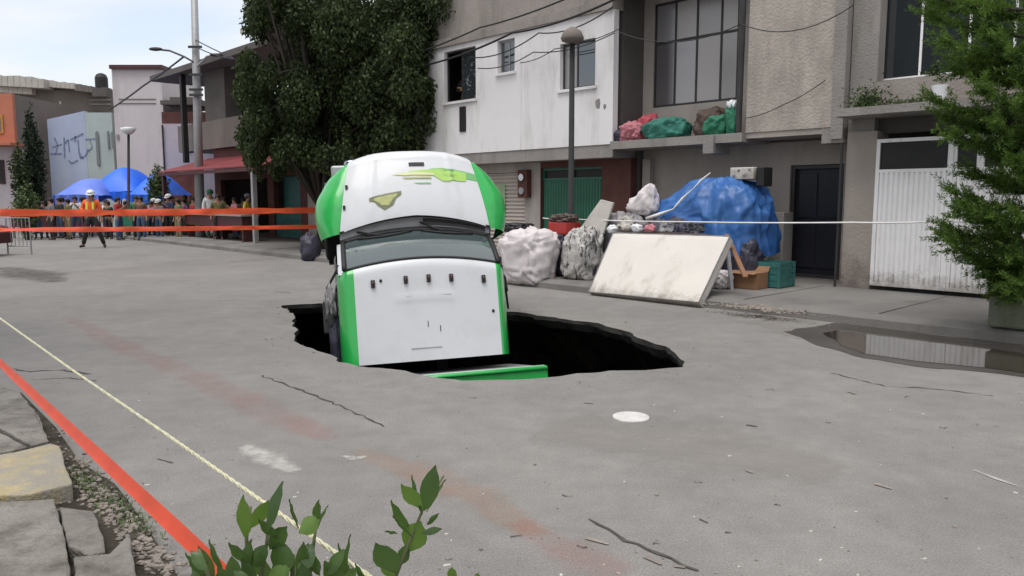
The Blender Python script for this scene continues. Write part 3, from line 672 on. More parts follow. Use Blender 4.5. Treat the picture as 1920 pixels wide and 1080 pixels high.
a = W(1625, 195, -.3); weeds('ledge_weeds', a[0] + .0, -.28, 2.98, .14, .08, .17, 900, 'green weeds growing on the left end of the ledge above the gate', seed=3)
a = W(1700, 200, -.3); weeds('ledge_weeds', a[0], -.3, 2.98, .25, .06, .05, 350, 'low sparse moss and weeds along the middle of the ledge above the gate', seed=4)
a = W(1760, 200, -.3); mb = MB(); mb.tube([(a[0], -.3, 2.98), (a[0], -.3, 3.22)], [.09, .11], 14); fmesh('bucket', mb, 'white_plastic', 'off white plastic bucket standing on the ledge above the gate', 'bucket', a[0], -.3, 2.98)
a = W(1752, 140, .0); weeds('parapet_plant', a[0], .02, 3.40, .07, .03, .12, 260, 'small plant growing on the parapet under the right upper window', 'plant', seed=5)
# bags and cloth on the balcony
def lump(name, m, label, cat, u, v, z, r, seed, p=.8, amp=.22, fs=1.6, nu=28, nv=18, rot=0, group=None, zc=.85):
    mb = MB(); mb.ell((u, v, z + r[2] * zc), r, nu * 2, nv * 2, p, amp * .55, fs * .75, seed, z + .001, rot)
    rnd = random.Random(seed); dirs = [(rnd.uniform(-3, 3), rnd.uniform(-2, 2), rnd.uniform(3, 9) * rnd.choice((-1, 1))) for _ in range(5)]; m0 = min(r)
    for i, q in enumerate(mb.v):      # folds of slack cloth
        c_ = Vector(q); wrp = noise.noise_vector(c_ * 3 + Vector((seed, 0, 0))) * .25; sc_ = .85 / max(.12, sum(r) / 3)
        def cell(a, b, c): dd = noise.voronoi(Vector((a, b, c)))[0]; return min(dd[1] - dd[0], .6)
        e1 = cell((c_.x + wrp.x) * 2.2 * sc_ + seed, (c_.y + wrp.y) * 2.2 * sc_, (c_.z + wrp.z * .6) * 1.1 * sc_); e2 = cell((c_.x + c_.z * .6 + wrp.y) * 4.6 * sc_, (c_.y + wrp.x) * 4.6 * sc_ + seed, (c_.z - c_.x * .4) * 3.0 * sc_)
        k_ = -.24 * (e1 - .2) - .11 * (e2 - .2) + .06 * noise.noise(c_ * 2.5)
        cc = Vector((u, v, z + r[2] * zc)); c_ = cc + (c_ - cc) * (1 + k_ * min(1.1, amp * 5)); mb.v[i] = (c_.x, c_.y, max(c_.z, z + .001))
    return fmesh(name, mb, m, label, cat, u, v, z, group, smooth=True)
def bal(px, py): q = W(px, py, .25); return q[0]
a = bal(1190, 225); o1 = lump('cloth_bundle', 'pink_cloth', 'crumpled red and pink clothes at the left end of the balcony', 'clothes', a, .25, 2.76, (.23, .25, .21), 1, .8, .55, 2.6)
lump('cloth_bundle', 'red_cloth', 'dark red garment lying behind the pink clothes on the balcony', 'clothes', a + .22, .42, 2.76, (.22, .2, .30), 6, .8, .5, 2.2)
lump('plastic_bag', 'navy_bag', 'small dark bag at the extreme left corner of the balcony', 'bag', a - .28, .2, 2.76, (.14, .2, .14), 2)
a = bal(1250, 225); lump('green_tarp_bundle', 'teal_cloth', 'large teal green tarp bundle on the balcony under the gridded window', 'bundle', a, .3, 2.76, (.48, .33, .22), 3, .75, .3, 1.8)
a = bal(1322, 215); lump('brown_bag', 'brown_cloth', 'dark brown cloth bag heaped in the middle of the balcony', 'bag', a, .5, 2.76, (.30, .3, .29), 4, .7, .35, 2)
a = bal(1355, 225); lump('green_bag', 'green_cloth', 'green plastic bag with a pale flap by the drain pipe on the balcony', 'bag', a, .05, 2.76, (.24, .18, .19), 5, .8, .4, 2)
a = bal(1393, 205); lump('white_green_bag', 'green_cloth', 'tall green bag propped on the balcony against the plaster wall edge', 'bag', a - .06, .0, 2.76, (.11, .12, .30), 8, .8, .35, 2)
lump('white_rag', 'white_plastic', 'white rag lying on top of the tall green bag', 'rag', a - .06, -.02, 3.20, (.09, .09, .08), 9, .8, .5, 2.5, nu=14, nv=10)
# --- neighbour behind the tree, restaurant, far end of the row
nb = fthing('neighbour_house', 'grey house half hidden by the big tree, with a flat slab over its roof terrace', 'house', -20.5, .6, .15)
mb = MB(); mb.wall(-24.2, -17.45, .15, 5.4, .5, .7, [(-19.9, -18.6, .2, 2.3), (-21.8, -20.6, 3.6, 4.9), (-23.4, -22.5, .9, 2.1)]); mb.build('wall', 'shade_wall', nb)
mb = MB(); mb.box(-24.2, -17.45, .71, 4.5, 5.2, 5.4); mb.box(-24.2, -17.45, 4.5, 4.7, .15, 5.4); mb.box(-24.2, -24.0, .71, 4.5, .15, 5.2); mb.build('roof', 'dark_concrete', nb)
mb = MB(); mb.box(-19.9, -18.6, .6, .64, .2, 2.3); mb.build('door', 'maroon', nb)
win(nb, (-21.8, -20.6, 3.6, 4.9), .5, [-21.2], vin=.1); win(nb, (-23.4, -22.5, .9, 2.1), .5, [-22.95], vin=.1)
a = W(500, 20, .6)
mb = MB(); mb.box(-27.0, -21.0, -.4, 3.5, 7.35, 7.52); mb.build('terrace_slab', 'pale_roof', nb)
for uu in (-24.3, -21.4): 
    mb = MB(); mb.box(uu - .09, uu + .09, .52, .70, 5.4, 7.35); mb.build('post', 'dark_concrete', nb)
rt = fthing('restaurant', 'low dark eatery under a sloping red sheet awning beyond the tree', 'building', -28, .6, .15)
mb = MB(); mb.wall(-32.2, -24.3, .15, 3.6, .6, .8, [(-31.6, -27.4, .2, 2.35), (-26.9, -24.9, .2, 2.4)]); mb.build('wall', 'red_brown', rt)
mb = MB(); mb.box(-32.2, -24.3, 3.4, 3.6, .15, 3.6); mb.box(-32.2, -32.05, .8, 3.4, .15, 3.4); mb.box(-27.2, -27.1, .8, 3.4, .15, 3.4); mb.box(-32.2, -24.3, .8, 3.6, 3.4, 3.55); mb.build('interior_wall', 'interior', rt)
mb = MB(); mb.box(-26.9, -24.9, .66, .70, .2, 1.15); mb.box(-26.9, -24.9, 1.0, 1.04, 1.15, 2.4); mb.build('counter_front', 'teal', rt)
npan = 14
for i in range(npan):
    u0 = -32.6 + i * 9.3 / npan; u1 = u0 + 9.3 / npan - .015; m2 = MB()
    m2.add([(u0, -1.5, 2.62), (u1, -1.5, 2.62), (u1, .6, 3.22), (u0, .6, 3.22), (u0, -1.5, 2.66), (u1, -1.5, 2.66), (u1, .6, 3.26), (u0, .6, 3.26)], [(0, 3, 2, 1), (4, 5, 6, 7), (0, 1, 5, 4), (1, 2, 6, 5), (2, 3, 7, 6), (3, 0, 4, 7)])
    m2.build('awning_sheet', 'red_roof', rt)
mb = MB(); mb.box(-32.6, -23.3, -1.53, -1.47, 2.48, 2.60); mb.build('awning_beam', 'maroon', rt)
for uu in (-32.2, -24.15 + .0):
    mb = MB(); mb.box(uu - .07, uu + .07, -1.5, -1.36, .15, 2.48); mb.build('post', 'steel' if uu > -30 else 'maroon', rt)
# upper concrete frame of the restaurant
mb = MB(); mb.box(-35.5, -25.5, .4, 4, 3.62, 4.75); mb.build('upper_block', 'graybrown', rt)
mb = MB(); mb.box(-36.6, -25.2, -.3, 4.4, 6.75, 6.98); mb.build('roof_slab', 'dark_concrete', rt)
for uu in (-33.6,):
    mb = MB(); mb.box(uu - .1, uu + .1, -.1, .1, 3.1, 6.75); mb.build('post', 'black', rt)
mb = MB(); mb.box(-32.6, -30.6, .5, 2, 4.75, 6.74); mb.build('water_tank_housing', 'dark_concrete', rt)
# counter / benches under the awning
bc = fthing('bench_counter', 'long dark maroon counter with a pale top under the red awning', 'counter', -27.4, -1.2, .15)
mb = MB(); mb.box(-30.0, -25.0, -1.5, -.95, .62, 1.0); mb.build('front', 'maroon', bc)
mb = MB(); mb.box(-30.05, -24.95, -1.55, -.9, 1.0, 1.05); mb.build('counter_top', 'steel', bc)
for uu in (-29.9, -27.5, -25.1):
    mb = MB(); mb.box(uu - .05, uu + .05, -1.45, -1.0, .15, .62); mb.build('leg', 'maroon', bc)

# ------------------------------------------------------------------ heap on the sidewalk
def sack(name, m, label, px, py, v, r, seed, rot=0, p=.6, amp=.2, z=.15, fs=2.2, cat='sack', group=None):
    u = W(px, py, v)[0]; return lump(name, m, label, cat, u, v, z, r, seed, p, amp, fs, 34, 24, rot, group, .95)
KR = -2.95
sack('rubble_sack', 'sack', 'big pinkish white sack slumped at the kerb between the truck and the leaning mattress', 990, 490, -2.55, (.54, .38, .51), 21, p=.58, amp=.22, z=.02, fs=1.5)
sack('black_bag', 'black_bag', 'flat black plastic bag lying across the top of the pinkish white sack', 965, 440, -2.4, (.36, .26, .09), 22, p=.8, amp=.4, z=.96)
sack('rubbish_bag', 'navy_bag', 'dark purple rubbish bag squeezed between the white sack and the grey patterned sack', 1056, 480, -1.9, (.26, .3, .42), 23)
mb = MB(); q = W(1058, 437, -1.9)[0]; mb.box(q - .24, q + .24, -2.1, -1.7, .93, 1.16); fmesh('red_crate', mb, 'red_plastic', 'small red plastic tub on top of the dark purple rubbish bag', 'tub', q, -1.9, .93, bevel=.02)
lump('branches', 'brown_cloth', 'dark withered stuff heaped in the red tub', 'debris', q, -1.9, 1.161, (.26, .2, .08), 24, .8, .6, 3, zc=.8)
sack('patterned_sack', 'sack_gray', 'grey sack with black and white crumpled pattern leaning left of the mattress', 1092, 480, -2.1, (.34, .30, .46), 25, p=.6, amp=.25, fs=2.2)
mb = MB(); q = W(1115, 400, -1.75)
mb.add([(q[0] - .36, -1.85, .95), (q[0] + .28, -1.85, .95), (q[0] + .26, -1.55, 1.52), (q[0] - .08, -1.5, 1.58), (q[0] - .36, -1.80, .95 - .0), (q[0] + .28, -1.80, .95), (q[0] + .26, -1.49, 1.52), (q[0] - .08, -1.44, 1.58)], [(0, 1, 2, 3), (7, 6, 5, 4), (0, 4, 5, 1), (1, 5, 6, 2), (2, 6, 7, 3), (3, 7, 4, 0)])
fmesh('cardboard_sheet', mb, mat('pale_board', (.36, .34, .31), .85, .12, 4), 'pale grey board standing on the patterned sack', 'board', q[0], -1.8, .95, bevel=.01)
# mattress
bl, br = UV(G(1104, 549, .03)), UV(G(1308, 568, .03))
vb = KV - .12; vt = vb + .72
def on(px, py, v): a = W(px, py, v); return (a[0], v, a[1])
c0, c1, c2, c3 = on(1104, 547, vb - .05), on(1310, 567, vb - .05), on(1368, 443, vt), on(1150, 437, vt)
mb = MB()
A, Bq, Cq, Dq = map(Vector, (c0, c1, c2, c3)); nn = (Bq - A).cross(Dq - A).normalized()
if nn.y < 0: nn = -nn
def msurf(k):
    def fn(s, t):
        p = (A.lerp(Bq, s)).lerp(Dq.lerp(Cq, s), t); e = min(s, 1 - s, t, 1 - t)
        bulge = .02 * (1 - math.exp(-e * 18)) + .006 * noise.noise(p * 3)
        return p + (-nn * bulge if k == 0 else nn * (.13 + bulge * .3))
    return fn
nA = 24
mb.grid(msurf(0), nA, 14); mb.grid(msurf(1), nA, 14)
f0, f1 = msurf(0), msurf(1)
for fn in ((lambda s, t: f0(s, 0).lerp(f1(s, 0), t)), (lambda s, t: f0(s, 1).lerp(f1(s, 1), t)), (lambda s, t: f0(0, s).lerp(f1(0, s), t)), (lambda s, t: f0(1, s).lerp(f1(1, s), t))): mb.grid(fn, nA, 2)
mt = fmesh('mattress', mb, 'mattress', 'dirty cream white mattress leaning back against the heap at the kerb', 'mattress', c0[0] + .8, vb, 0)
mb = MB()
for a, b in ((A, Bq), (Bq, Cq), (Cq, Dq), (Dq, A)):
    for off in (.0, .13): mb.tube([a + nn * off, a.lerp(b, .5) + nn * off + Vector((0, 0, .004)), b + nn * off], .010, 6)
o = mb.build('piping', 'cab_gray', org=(c0[0] + .8, vb, 0)); o.parent = mt
# boards, planks and paper stuffed round the mattress
for i, (a_, b_, w_, t_, m_, l_) in enumerate((((1362, 440, -1.9), (1398, 520, -2.3), .07, .03, 'cardboard', 'brown plank leaning along the right edge of the mattress'),
        ((1150, 432, -1.75), (1330, 441, -1.75), .10, .03, 'brown_cloth', 'dark plank lying flat behind the top edge of the mattress'),
        ((1120, 410, -1.5), (1096, 470, -2.2), .10, .02, 'maroon', 'dark red plank stuck between patterned sack and pale board'),
        ((1365, 470, -1.6), (1372, 545, -1.7), .05, .05, 'galv', 'grey post standing behind the right corner of the mattress'))):
    mb = MB(); mb.bar(on(*a_), on(*b_), w_, t_); fmesh('plank', mb, m_, l_, 'plank', *on(*b_))
for i, (px, py, v_, w_, h_, m_, l_) in enumerate(((1168, 415, -1.55, .34, .20, 'pale_roof', 'crumpled pale cardboard flap above the left half of the mattress'), (1245, 425, -1.6, .30, .16, 'cab_gray', 'grey folded sheet above the middle of the mattress'), (1300, 428, -1.6, .34, .15, 'dark_blue', 'dark blue folded sheet between mattress top and tarp'))):
    a = on(px, py, v_); mb = MB(); mb.grid(lambda s_, t_: Vector((a[0] - w_ / 2 + w_ * s_ + .03 * math.sin(t_ * 5), a[1] + .10 * t_ + .03 * noise.noise(Vector((s_ * 4, t_ * 4, i))), a[2] - h_ / 2 + h_ * t_ + .03 * noise.noise(Vector((s_ * 5, t_ * 3, i + 9))))), 14, 8)
    mb.grid(lambda s_, t_: Vector((a[0] - w_ / 2 + w_ * s_ + .03 * math.sin(t_ * 5), a[1] + .012 + .10 * t_ + .03 * noise.noise(Vector((s_ * 4, t_ * 4, i))), a[2] - h_ / 2 + h_ * t_ + .03 * noise.noise(Vector((s_ * 5, t_ * 3, i + 9))))), 14, 8)
    fmesh('folded_sheet', mb, m_, l_, 'sheet', *a)
# tarp dome and what carries it
q0 = W(1256, 420, -.6)[0]; q1 = W(1438, 420, -.6)[0]; qc = (q0 + q1) / 2 + .03
mb = MB()
def tarp(s, t):
    th = t * math.pi / 2; ph = s * 2 * math.pi
    r1 = math.cos(th) ** .62; cx, cy = math.cos(ph), math.sin(ph)
    sq = 1 / max(abs(cx) ** 3.2 + abs(cy) ** 3.2, 1e-4) ** (1 / 3.2)
    fold = 1 + .045 * math.sin(ph * 9 + 2 * noise.noise(Vector((cx, cy, t)) * 2)) * (1 - t) ** 1.5 + .10 * noise.fractal(Vector((cx * 1.4, cy * 1.4, t * 2.5)), .8, 2, 4)
    hw = (q1 - q0) / 2
    x = qc + hw * cx * sq * r1 * fold - (.16 * (1 - t) if cx < 0 else 0) + .10 * t; y = -.55 + .75 * cy * sq * r1 * fold
    zb = .62 + (.28 if cx < .1 else 0) * (1 - t); z = zb + (1.93 - zb) * math.sin(th) ** .85
    z += .05 * noise.noise(Vector((x, y, z)) * 3)
    dd = noise.voronoi(Vector((cx * 2.6 + .6 * cy, cy * 2.6, t * 1.7 + cx * .8)) + noise.noise_vector(Vector((x, y, z)) * 2) * .35)[0]; d2 = noise.voronoi(Vector((cx * 6 + t * 2, cy * 6, t * 4.5)))[0]
    k_ = -.17 * (min(dd[1] - dd[0], .6) - .2) - .05 * (min(d2[1] - d2[0], .6) - .2); x += (x - qc) * k_; y += (y + .55) * k_; z += (z - .9) * k_ * .7
    return Vector((x, y, z))
mb.grid(tarp, 150, 60)
fmesh('blue_tarp', mb, 'blue_tarp', 'large blue tarpaulin draped in a dome over the heap left of the dark doorway', 'tarp', qc, -.55, .6, smooth=True)
st = fthing('stacked_crates', 'stack of dark wooden crates hidden below the blue tarpaulin', 'crate stack', qc, -.5, .15)
mb = MB(); mb.box(qc - .7, qc + .62, -1.0, .0, .55, 1.2); mb.build('upper_crate', 'brown_cloth', st)
for a in (-.62, .55):
    mb = MB(); mb.box(qc + a - .04, qc + a + .04, -1.0, -.92, .15, .549); mb.box(qc + a - .04, qc + a + .04, -.1, -.02, .15, .549); mb.build('leg', 'dark_metal', st)
def crate(name, m, px0, px1, v, z0, h, dep, label):
    u0, u1 = W(px0, 500, v)[0], W(px1, 500, v)[0]
    r = fthing(name, label, 'crate', (u0 + u1) / 2, v + dep / 2, z0)
    for k in range(4):
        a = z0 + .02 + k * h / 4; mb = MB(); mb.box(u0, u1, v, v + .015, a, a + h / 4 - .02); mb.box(u0, u1, v + dep - .015, v + dep, a, a + h / 4 - .02); mb.box(u0, u0 + .015, v + .016, v + dep - .016, a, a + h / 4 - .02); mb.box(u1 - .015, u1, v + .016, v + dep - .016, a, a + h / 4 - .02); mb.build('slat', m, r)
    mb = MB(); mb.box(u0 + .016, u1 - .016, v + .016, v + dep - .016, z0, z0 + .02)
    for a in (u0 - .012, u1 - .018):
        for b in (v - .012, v + dep - .018): mb.box(a, a + .03, b, b + .03, z0, z0 + h)
    mb.build('crate_base', m, r); return r
crate('plastic_crate', 'teal', 1412, 1462, -1.0, .15, .42, .5, 'open teal crate on the sidewalk below the right edge of the blue tarp')
q0, q1 = W(1371, 535, -1.25)[0], W(1428, 535, -1.25)[0]
cb = fthing('cardboard_box', 'small brown cardboard box on the sidewalk in front of the teal crate', 'box', (q0 + q1) / 2, -1.2, .15)
mb = MB(); mb.box(q0, q1, -1.4, -1.05, .151, .42); mb.build('carton', 'cardboard', cb, bevel=.006)
mb = MB(); mb.add([(q0, -1.4, .422), (q1, -1.4, .422), (q1, -1.49, .40), (q0, -1.49, .40)], [(0, 1, 2, 3)]); mb.add([(q0, -1.05, .422), (q1, -1.05, .422), (q1, -1.0, .50), (q0, -1.0, .50)], [(0, 1, 2, 3)]); mb.build('flap', 'cardboard', cb)
sack('pale_bag', 'sack', 'small greyish pink bag sitting behind the right foot of the mattress', 1352, 530, -1.6, (.16, .18, .15), 31)
sack('dark_bag', 'navy_bag', 'dark blue bag filling the gap between mattress edge and cardboard box', 1385, 490, -.95, (.36, .22, .40), 32)
sack('dark_bag', 'black_bag', 'black bag behind the mattress under the blue tarp', 1290, 470, -1.1, (.55, .3, .42), 33)
sack('grey_blanket', 'cab_gray', 'grey blue blanket bundle behind the left part of the mattress', 1175, 430, -1.2, (.55, .4, .60), 34, amp=.25)
sack('navy_blanket', 'navy_bag', 'navy cloth bundle behind the right part of the mattress and left of the tarp', 1262, 440, -1.25, (.50, .35, .55), 35, amp=.25)
q = W(1206, 375, -1.15)[0]; o = lump('white_bag', 'sack', 'tied white bag perched on the grey blanket above the mattress', 'bag', q, -1.15, 1.30, (.30, .20, .19), 36, .75, .30, 1.5)
for v_ in o.data.vertices:      # drawn up to a crumpled peak on its right
    k_ = max(0, 1 - ((v_.co.x - .14) / .20) ** 2) * max(0, v_.co.z) * 1.0; v_.co.z += k_ * .55; v_.co.x += k_ * .10
mb = MB(); P_ = [on(1212, 410, -1.35), on(1235, 402, -1.35), on(1262, 393, -1.3), on(1280, 372, -1.25), on(1300, 352, -1.2), on(1315, 338, -1.15), on(1332, 326, -1.1)]
mb.tube([Vector(p) + Vector((0, 0, random.uniform(-.02, .02))) for p in P_], [.030, .038, .012, .024, .007, .018, .008], 7)
fmesh('plastic_strip', mb, 'white_rope', 'twisted white plastic strip climbing the left slope of the blue tarp', 'strip', P_[0][0], -1.35, P_[0][2], smooth=True)
q = W(1404, 328, -.55)
mb = MB(); mb.box(q[0] - .24, q[0] + .20, -.75, -.35, 1.92, 2.12); o = fmesh('printed_carton', mb, 'mattress', 'white printed carton lying on the crest of the blue tarp', 'carton', q[0], -.55, 1.92, bevel=.01)
for a, b, c_ in ((-.2, 1.96, .06), (-.1, 2.05, .05), (.0, 1.97, .07), (.1, 2.06, .05)):
    m2 = MB().box(q[0] + a, q[0] + a + c_, -.756, -.752, b, b + .035); oo = m2.build('printed_mark', 'cab_gray', org=(q[0], -.55, 1.92)); oo.parent = o
mb = MB(); mb.box(q[0] + .22, q[0] + .36, -.7, -.4, 1.80, 2.12); fmesh('black_radio', mb, 'black', 'black box next to the printed carton on the blue tarp', 'box', q[0] + .28, -.55, 1.8, bevel=.015)
for i, (px, c_) in enumerate(((1152, 'white_plastic'), (1178, 'mattress'), (1198, 'white_plastic'), (1222, 'pink_cloth'))):
    lump('bottle_bag', c_, ('small white crumpled wrapper at the top left corner of the mattress', 'cream crumpled paper beside the top left of the mattress', 'round white wrapper on top of the mattress edge', 'pink crumpled cloth on the mattress edge below the white bag')[i], 'litter', W(px, 425, -1.9)[0], -1.95, 1.03 if i else 1.0, (.10, .07, .07), 40 + i, .9, .5, 2.5, nu=14, nv=10)
q = W(1440, 390, .2)[0]
mb = MB(); mb.box(q - .10, q + .18, .45, .80, .15, 1.35); fmesh('grey_cabinet', mb, 'concrete', 'narrow grey cabinet against the wall between tarp and doorway', 'cabinet', q, .6, .15, bevel=.01)

# ------------------------------------------------------------------ the truck: local X to the nose, Y to its left, Z to the roof; it stands on its tail in the hole
tk = bpy.data.objects.new('truck', None); COL.objects.link(tk)
tk.matrix_world = Matrix(((-0.0757, -0.9762, 0.2035, -0.948), (0.1797, -0.2141, -0.9601, 8.77), (0.9808, -0.0361, 0.1916, -0.254), (0, 0, 0, 1)))
tag(tk, 'white and green truck standing nose up in the sinkhole, its roof and bonnet facing the viewer', 'truck')
tk['label'] = 'white and green truck sunk tail first and standing nose up in the sinkhole'
L0, GX, GZ, NX = 1.07, 1.50, -.585, 2.70     # roof front edge, glass foot, its height, nose
HW = .965
def rf(y): return .115 * (1 - (y / .95) ** 2)     # bow of the roof's front edge
def roof(s, t):     # s across -1..1, t back to front
    y = (s * 2 - 1) * HW; x = t * (L0 + rf(y)); e = abs(y) / HW
    z = -.004 - .035 * e ** 2 - (.11 * max(0, (e - .90) / .10) ** 2) - .035 * max(0, (t - .93) / .07) ** 2 + .012 * math.exp(-((t - .62) / .03) ** 2) * (1 if abs(y) < .35 else 0)
    return Vector((x, y, z))
def part_grid(name, fn, s0, s1, nu, nv, m, t0=0, t1=1, parent=tk, lift=0):
    mb = MB(); mb.grid(lambda s, t: fn(s0 + (s1 - s0) * s, t0 + (t1 - t0) * t) + Vector((0, 0, lift)), nu, nv)
    return mb.build(name, m, parent, smooth=True)
b0 = .5 - .80 / HW / 2; b1 = 1 - b0
part_grid('roof', roof, b0, b1, 40, 24, 'truck_white')
part_grid('roof_edge', roof, b1, 1, 10, 24, 'truck_green'); part_grid('roof_edge', roof, 0, b0 * .62, 10, 24, 'truck_green'); part_grid('roof_edge', roof, b0 * .62, b0, 4, 24, 'truck_white')
# cab walls
for sy in (1, -1):
    mb = MB(); mb.grid(lambda s, t: Vector((s * L0, sy * (HW + .03 * math.sin(t * math.pi)), -.15 - .27 * t)), 8, 6); mb.build('cab_side', 'truck_green', tk, smooth=True)
    d = MB(); d.grid(lambda s, t: Vector((s * (L0 + .32), sy * (HW + .035 + .03 * math.sin(t * math.pi)), -1.0 - .95 * t)), 8, 8); door = d.build('door', 'cab_gray' if sy > 0 else 'truck_green', tk, smooth=True, label='scraped grey door on the left side' if sy > 0 else None)
    mb = MB(); mb.box(.12, L0 + .05, sy * (HW - .02), sy * (HW + .0), -1.0, -.42); mb.build('side_window', 'glass', door)
    mb = MB(); mb.box(.04, .12, sy * (HW - .02), sy * (HW + .03), -1.0, -.42); mb.box(L0 + .02, L0 + .12, sy * (HW - .02), sy * (HW + .028), -1.0, -.3); mb.build('window_frame', 'black', door)
    mb = MB(); mb.bar((.2, sy * (HW + .08), -1.15), (.38, sy * (HW + .08), -1.15), .03); mb.build('handle', 'black', door)
    # mirror on two arms
    mb = MB(); mb.tube([(L0 + .15, sy * HW, -.75), (L0 - .1, sy * 1.12, -.8), (L0 - .28, sy * 1.14, -.82)], .016, 6); mb.tube([(L0 - .1, sy * HW, -.45), (L0 - .25, sy * 1.08, -.62), (L0 - .50, sy * 1.14, -.84)], .016, 6)
    ma = mb.build('mirror_arm', 'black', tk)
    mb = MB(); mb.box(L0 - .66, L0 - .26, sy * 1.10 - .09, sy * 1.10 + .09, -.92, -.84) if sy > 0 else mb.box(L0 - .60, L0 - .40, sy * 1.07 - .03, sy * 1.07 + .04, -.88, -.83); mb.build('mirror', 'dark_metal', ma, bevel=.015)
    # crumpled trim and steps below the door
    mb = MB(); mb.grid(lambda s, t: Vector((-.05 + s * 1.1, sy * (HW + .08 + .05 * noise.noise(Vector((s * 6, t * 5, sy)))), -1.95 - .35 * t)), 16, 5); mb.build('step_panel', 'cab_gray', tk, smooth=True)
mb = MB(); mb.grid(lambda s, t: Vector((-.002, (s * 2 - 1) * HW, -.14 - 1.9 * t)), 6, 6); mb.build('rear_wall', 'truck_white', tk)
mb = MB(); mb.box(.02, L0 + .3, -HW + .03, HW - .03, -1.96, -1.9); mb.build('cab_floor', 'black', tk)
# crumpled left A pillar trim, hanging hoses
mb = MB()
for k in range(5): mb.tube([(L0 - .05 - .1 * k, HW + .02, -.5 - .05 * k), (L0 - .3 - .08 * k, HW + .10 + .04 * random.random(), -.65), (L0 - .62 - .12 * k, HW + .04 + .05 * random.random(), -.7 - .06 * k)], .012 + .006 * random.random(), 6)
mb.build('torn_trim', 'cab_gray', tk, smooth=True)
mb = MB(); mb.ell((L0 - .35, HW + .12, -.62), (.22, .07, .16), 18, 12, .8, .6, 2.6, 5); mb.build('crumpled_fairing', 'cab_gray', tk, smooth=True)
mb = MB(); mb.ell((L0 - .78, HW + .08, -.66), (.34, .075, .14), 18, 12, .7, .35, 2.2, 8); mb.build('crumpled_fairing', 'navy_bag', tk, smooth=True)
# windscreen
def glassf(s, t):
    y = (s * 2 - 1) * .90; x0 = L0 + rf(y) + .02; x1 = GX + .13 * (1 - (y / .95) ** 2) - .02
    return Vector((x0 + (x1 - x0) * t, y, -.05 - .035 * (y / HW) ** 2 + (GZ + .05) * t + .05 * math.sin(t * math.pi) * 1))
wsd = part_grid('windscreen', glassf, 0, 1, 30, 12, 'windshield')
mb = MB(); top = [glassf(i / 30, 0) + Vector((-.005, 0, .006)) for i in range(31)]; bot = [glassf(i / 30, 1) + Vector((.0, 0, .012)) for i in range(31)]
mb.tube(top, .016, 6); mb.tube(bot, .022, 6); mb.tube([glassf(0, t / 6) + Vector((0, 0, .01)) for t in range(7)], .026, 6); mb.tube([glassf(1, t / 6) + Vector((0, 0, .01)) for t in range(7)], .03, 6)
sg_ = mb.build('gasket', 'black', wsd, smooth=True)
for sy in (1, -1):
    mb = MB(); mb.grid(lambda s, t: Vector((L0 - .02 + (GX - L0) * s + .0, sy * (.90 + .075 * t), -.08 + (GZ + .05) * s - .08 * t * t)), 8, 4); mb.build('pillar', 'truck_white' if sy > 0 else 'black', tk, smooth=True)
# dark things seen on the dash through the glass
mb = MB(); mb.box(GX - .22, GX - .06, -.8, .8, GZ - .25, GZ - .10); mb.build('dashboard', 'black', tk)
# cowl with wipers
def hoodrear(y): return GX + .15 * (1 - (y / .95) ** 2) + .13 - .04 * abs(y)
def cowl(s, t):
    y = (s * 2 - 1) * .93; x0 = GX + .13 * (1 - (y / .95) ** 2) - .015; x1 = hoodrear(y) + .02
    return Vector((x0 + (x1 - x0) * t, y, GZ - .02 - .05 * math.sin(t * 3.0) + .03 * t))
part_grid('cowl', cowl, 0, 1, 30, 5, 'galv')
for q_, r__ in ((.10, .020), (.92, .014)):
    mb = MB(); mb.tube([cowl(i / 30, q_) + Vector((0, 0, .012)) for i in range(31)], r__, 6); mb.build('cowl_seal', 'black', tk, smooth=True)
mb = MB(); mb.grid(lambda s, t: cowl(.03 + .42 * s, .35 + .45 * t) + Vector((0, 0, .006)), 12, 2); mb.build('cowl_vent', 'dark_metal', tk)
for y0, y1 in ((.72, .06), (-.05, -.70)):
    mb = MB(); P_ = [glassf(.5 - (y0 + (y1 - y0) * k / 8) / 1.8 * -1 * -1, .93 - .10 * math.sin(k / 8 * 3.1)) + Vector((0, 0, .03)) for k in range(9)]
    P_ = [glassf((y0 + (y1 - y0) * k / 8) / 1.8 + .5, .97 - .10 * math.sin(k / 8 * 3.1)) + Vector((0, 0, .03)) for k in range(9)]
    mb.tube(P_, .012, 6); mb.tube([P_[4], cowl((y0) / 1.86 + .5, .5) + Vector((0, 0, .05))], .012, 6); mb.build('wiper', 'black', tk, smooth=True)
# bonnet
def hw_(t): return .925 - .17 * t ** 1.2 - .07 * max(0, (t - .85) / .15) ** 2
def hoodz(t):
    tt = min(t / .80, 1); z = GZ + .02 - .22 * tt ** 1.4
    return z
def hood(s, t):
    y = (s * 2 - 1) * hw_(t); x0 = hoodrear(y); e = abs(y) / hw_(t)
    xn = NX - .10 * e ** 3
    if t < .82: k = t / .82; x = x0 + (xn - .16 - x0) * k; z = GZ + .03 - .20 * k ** 1.5
    else:
        a = (t - .82) / .18 * math.pi * .5; x = xn - .16 + .16 * math.sin(a); z = GZ + .03 - .20 - .34 * (1 - math.cos(a))
    z += .05 * (1 - e ** 2) - .03 * e ** 6
    z += .012 * math.exp(-((abs(s - .5) - .30) / .02) ** 2) * min(1, t * 6)
    return Vector((x, y, z))
hd = part_grid('bonnet', hood, 0, 1, 48, 40, 'truck_white')
def wo(t):      # outer half width of the mudguards
    return 1.16 + .06 * math.sin(min(1, t * 1.6) * math.pi) - .34 * max(0, (t - .45) / .55) ** 2.0
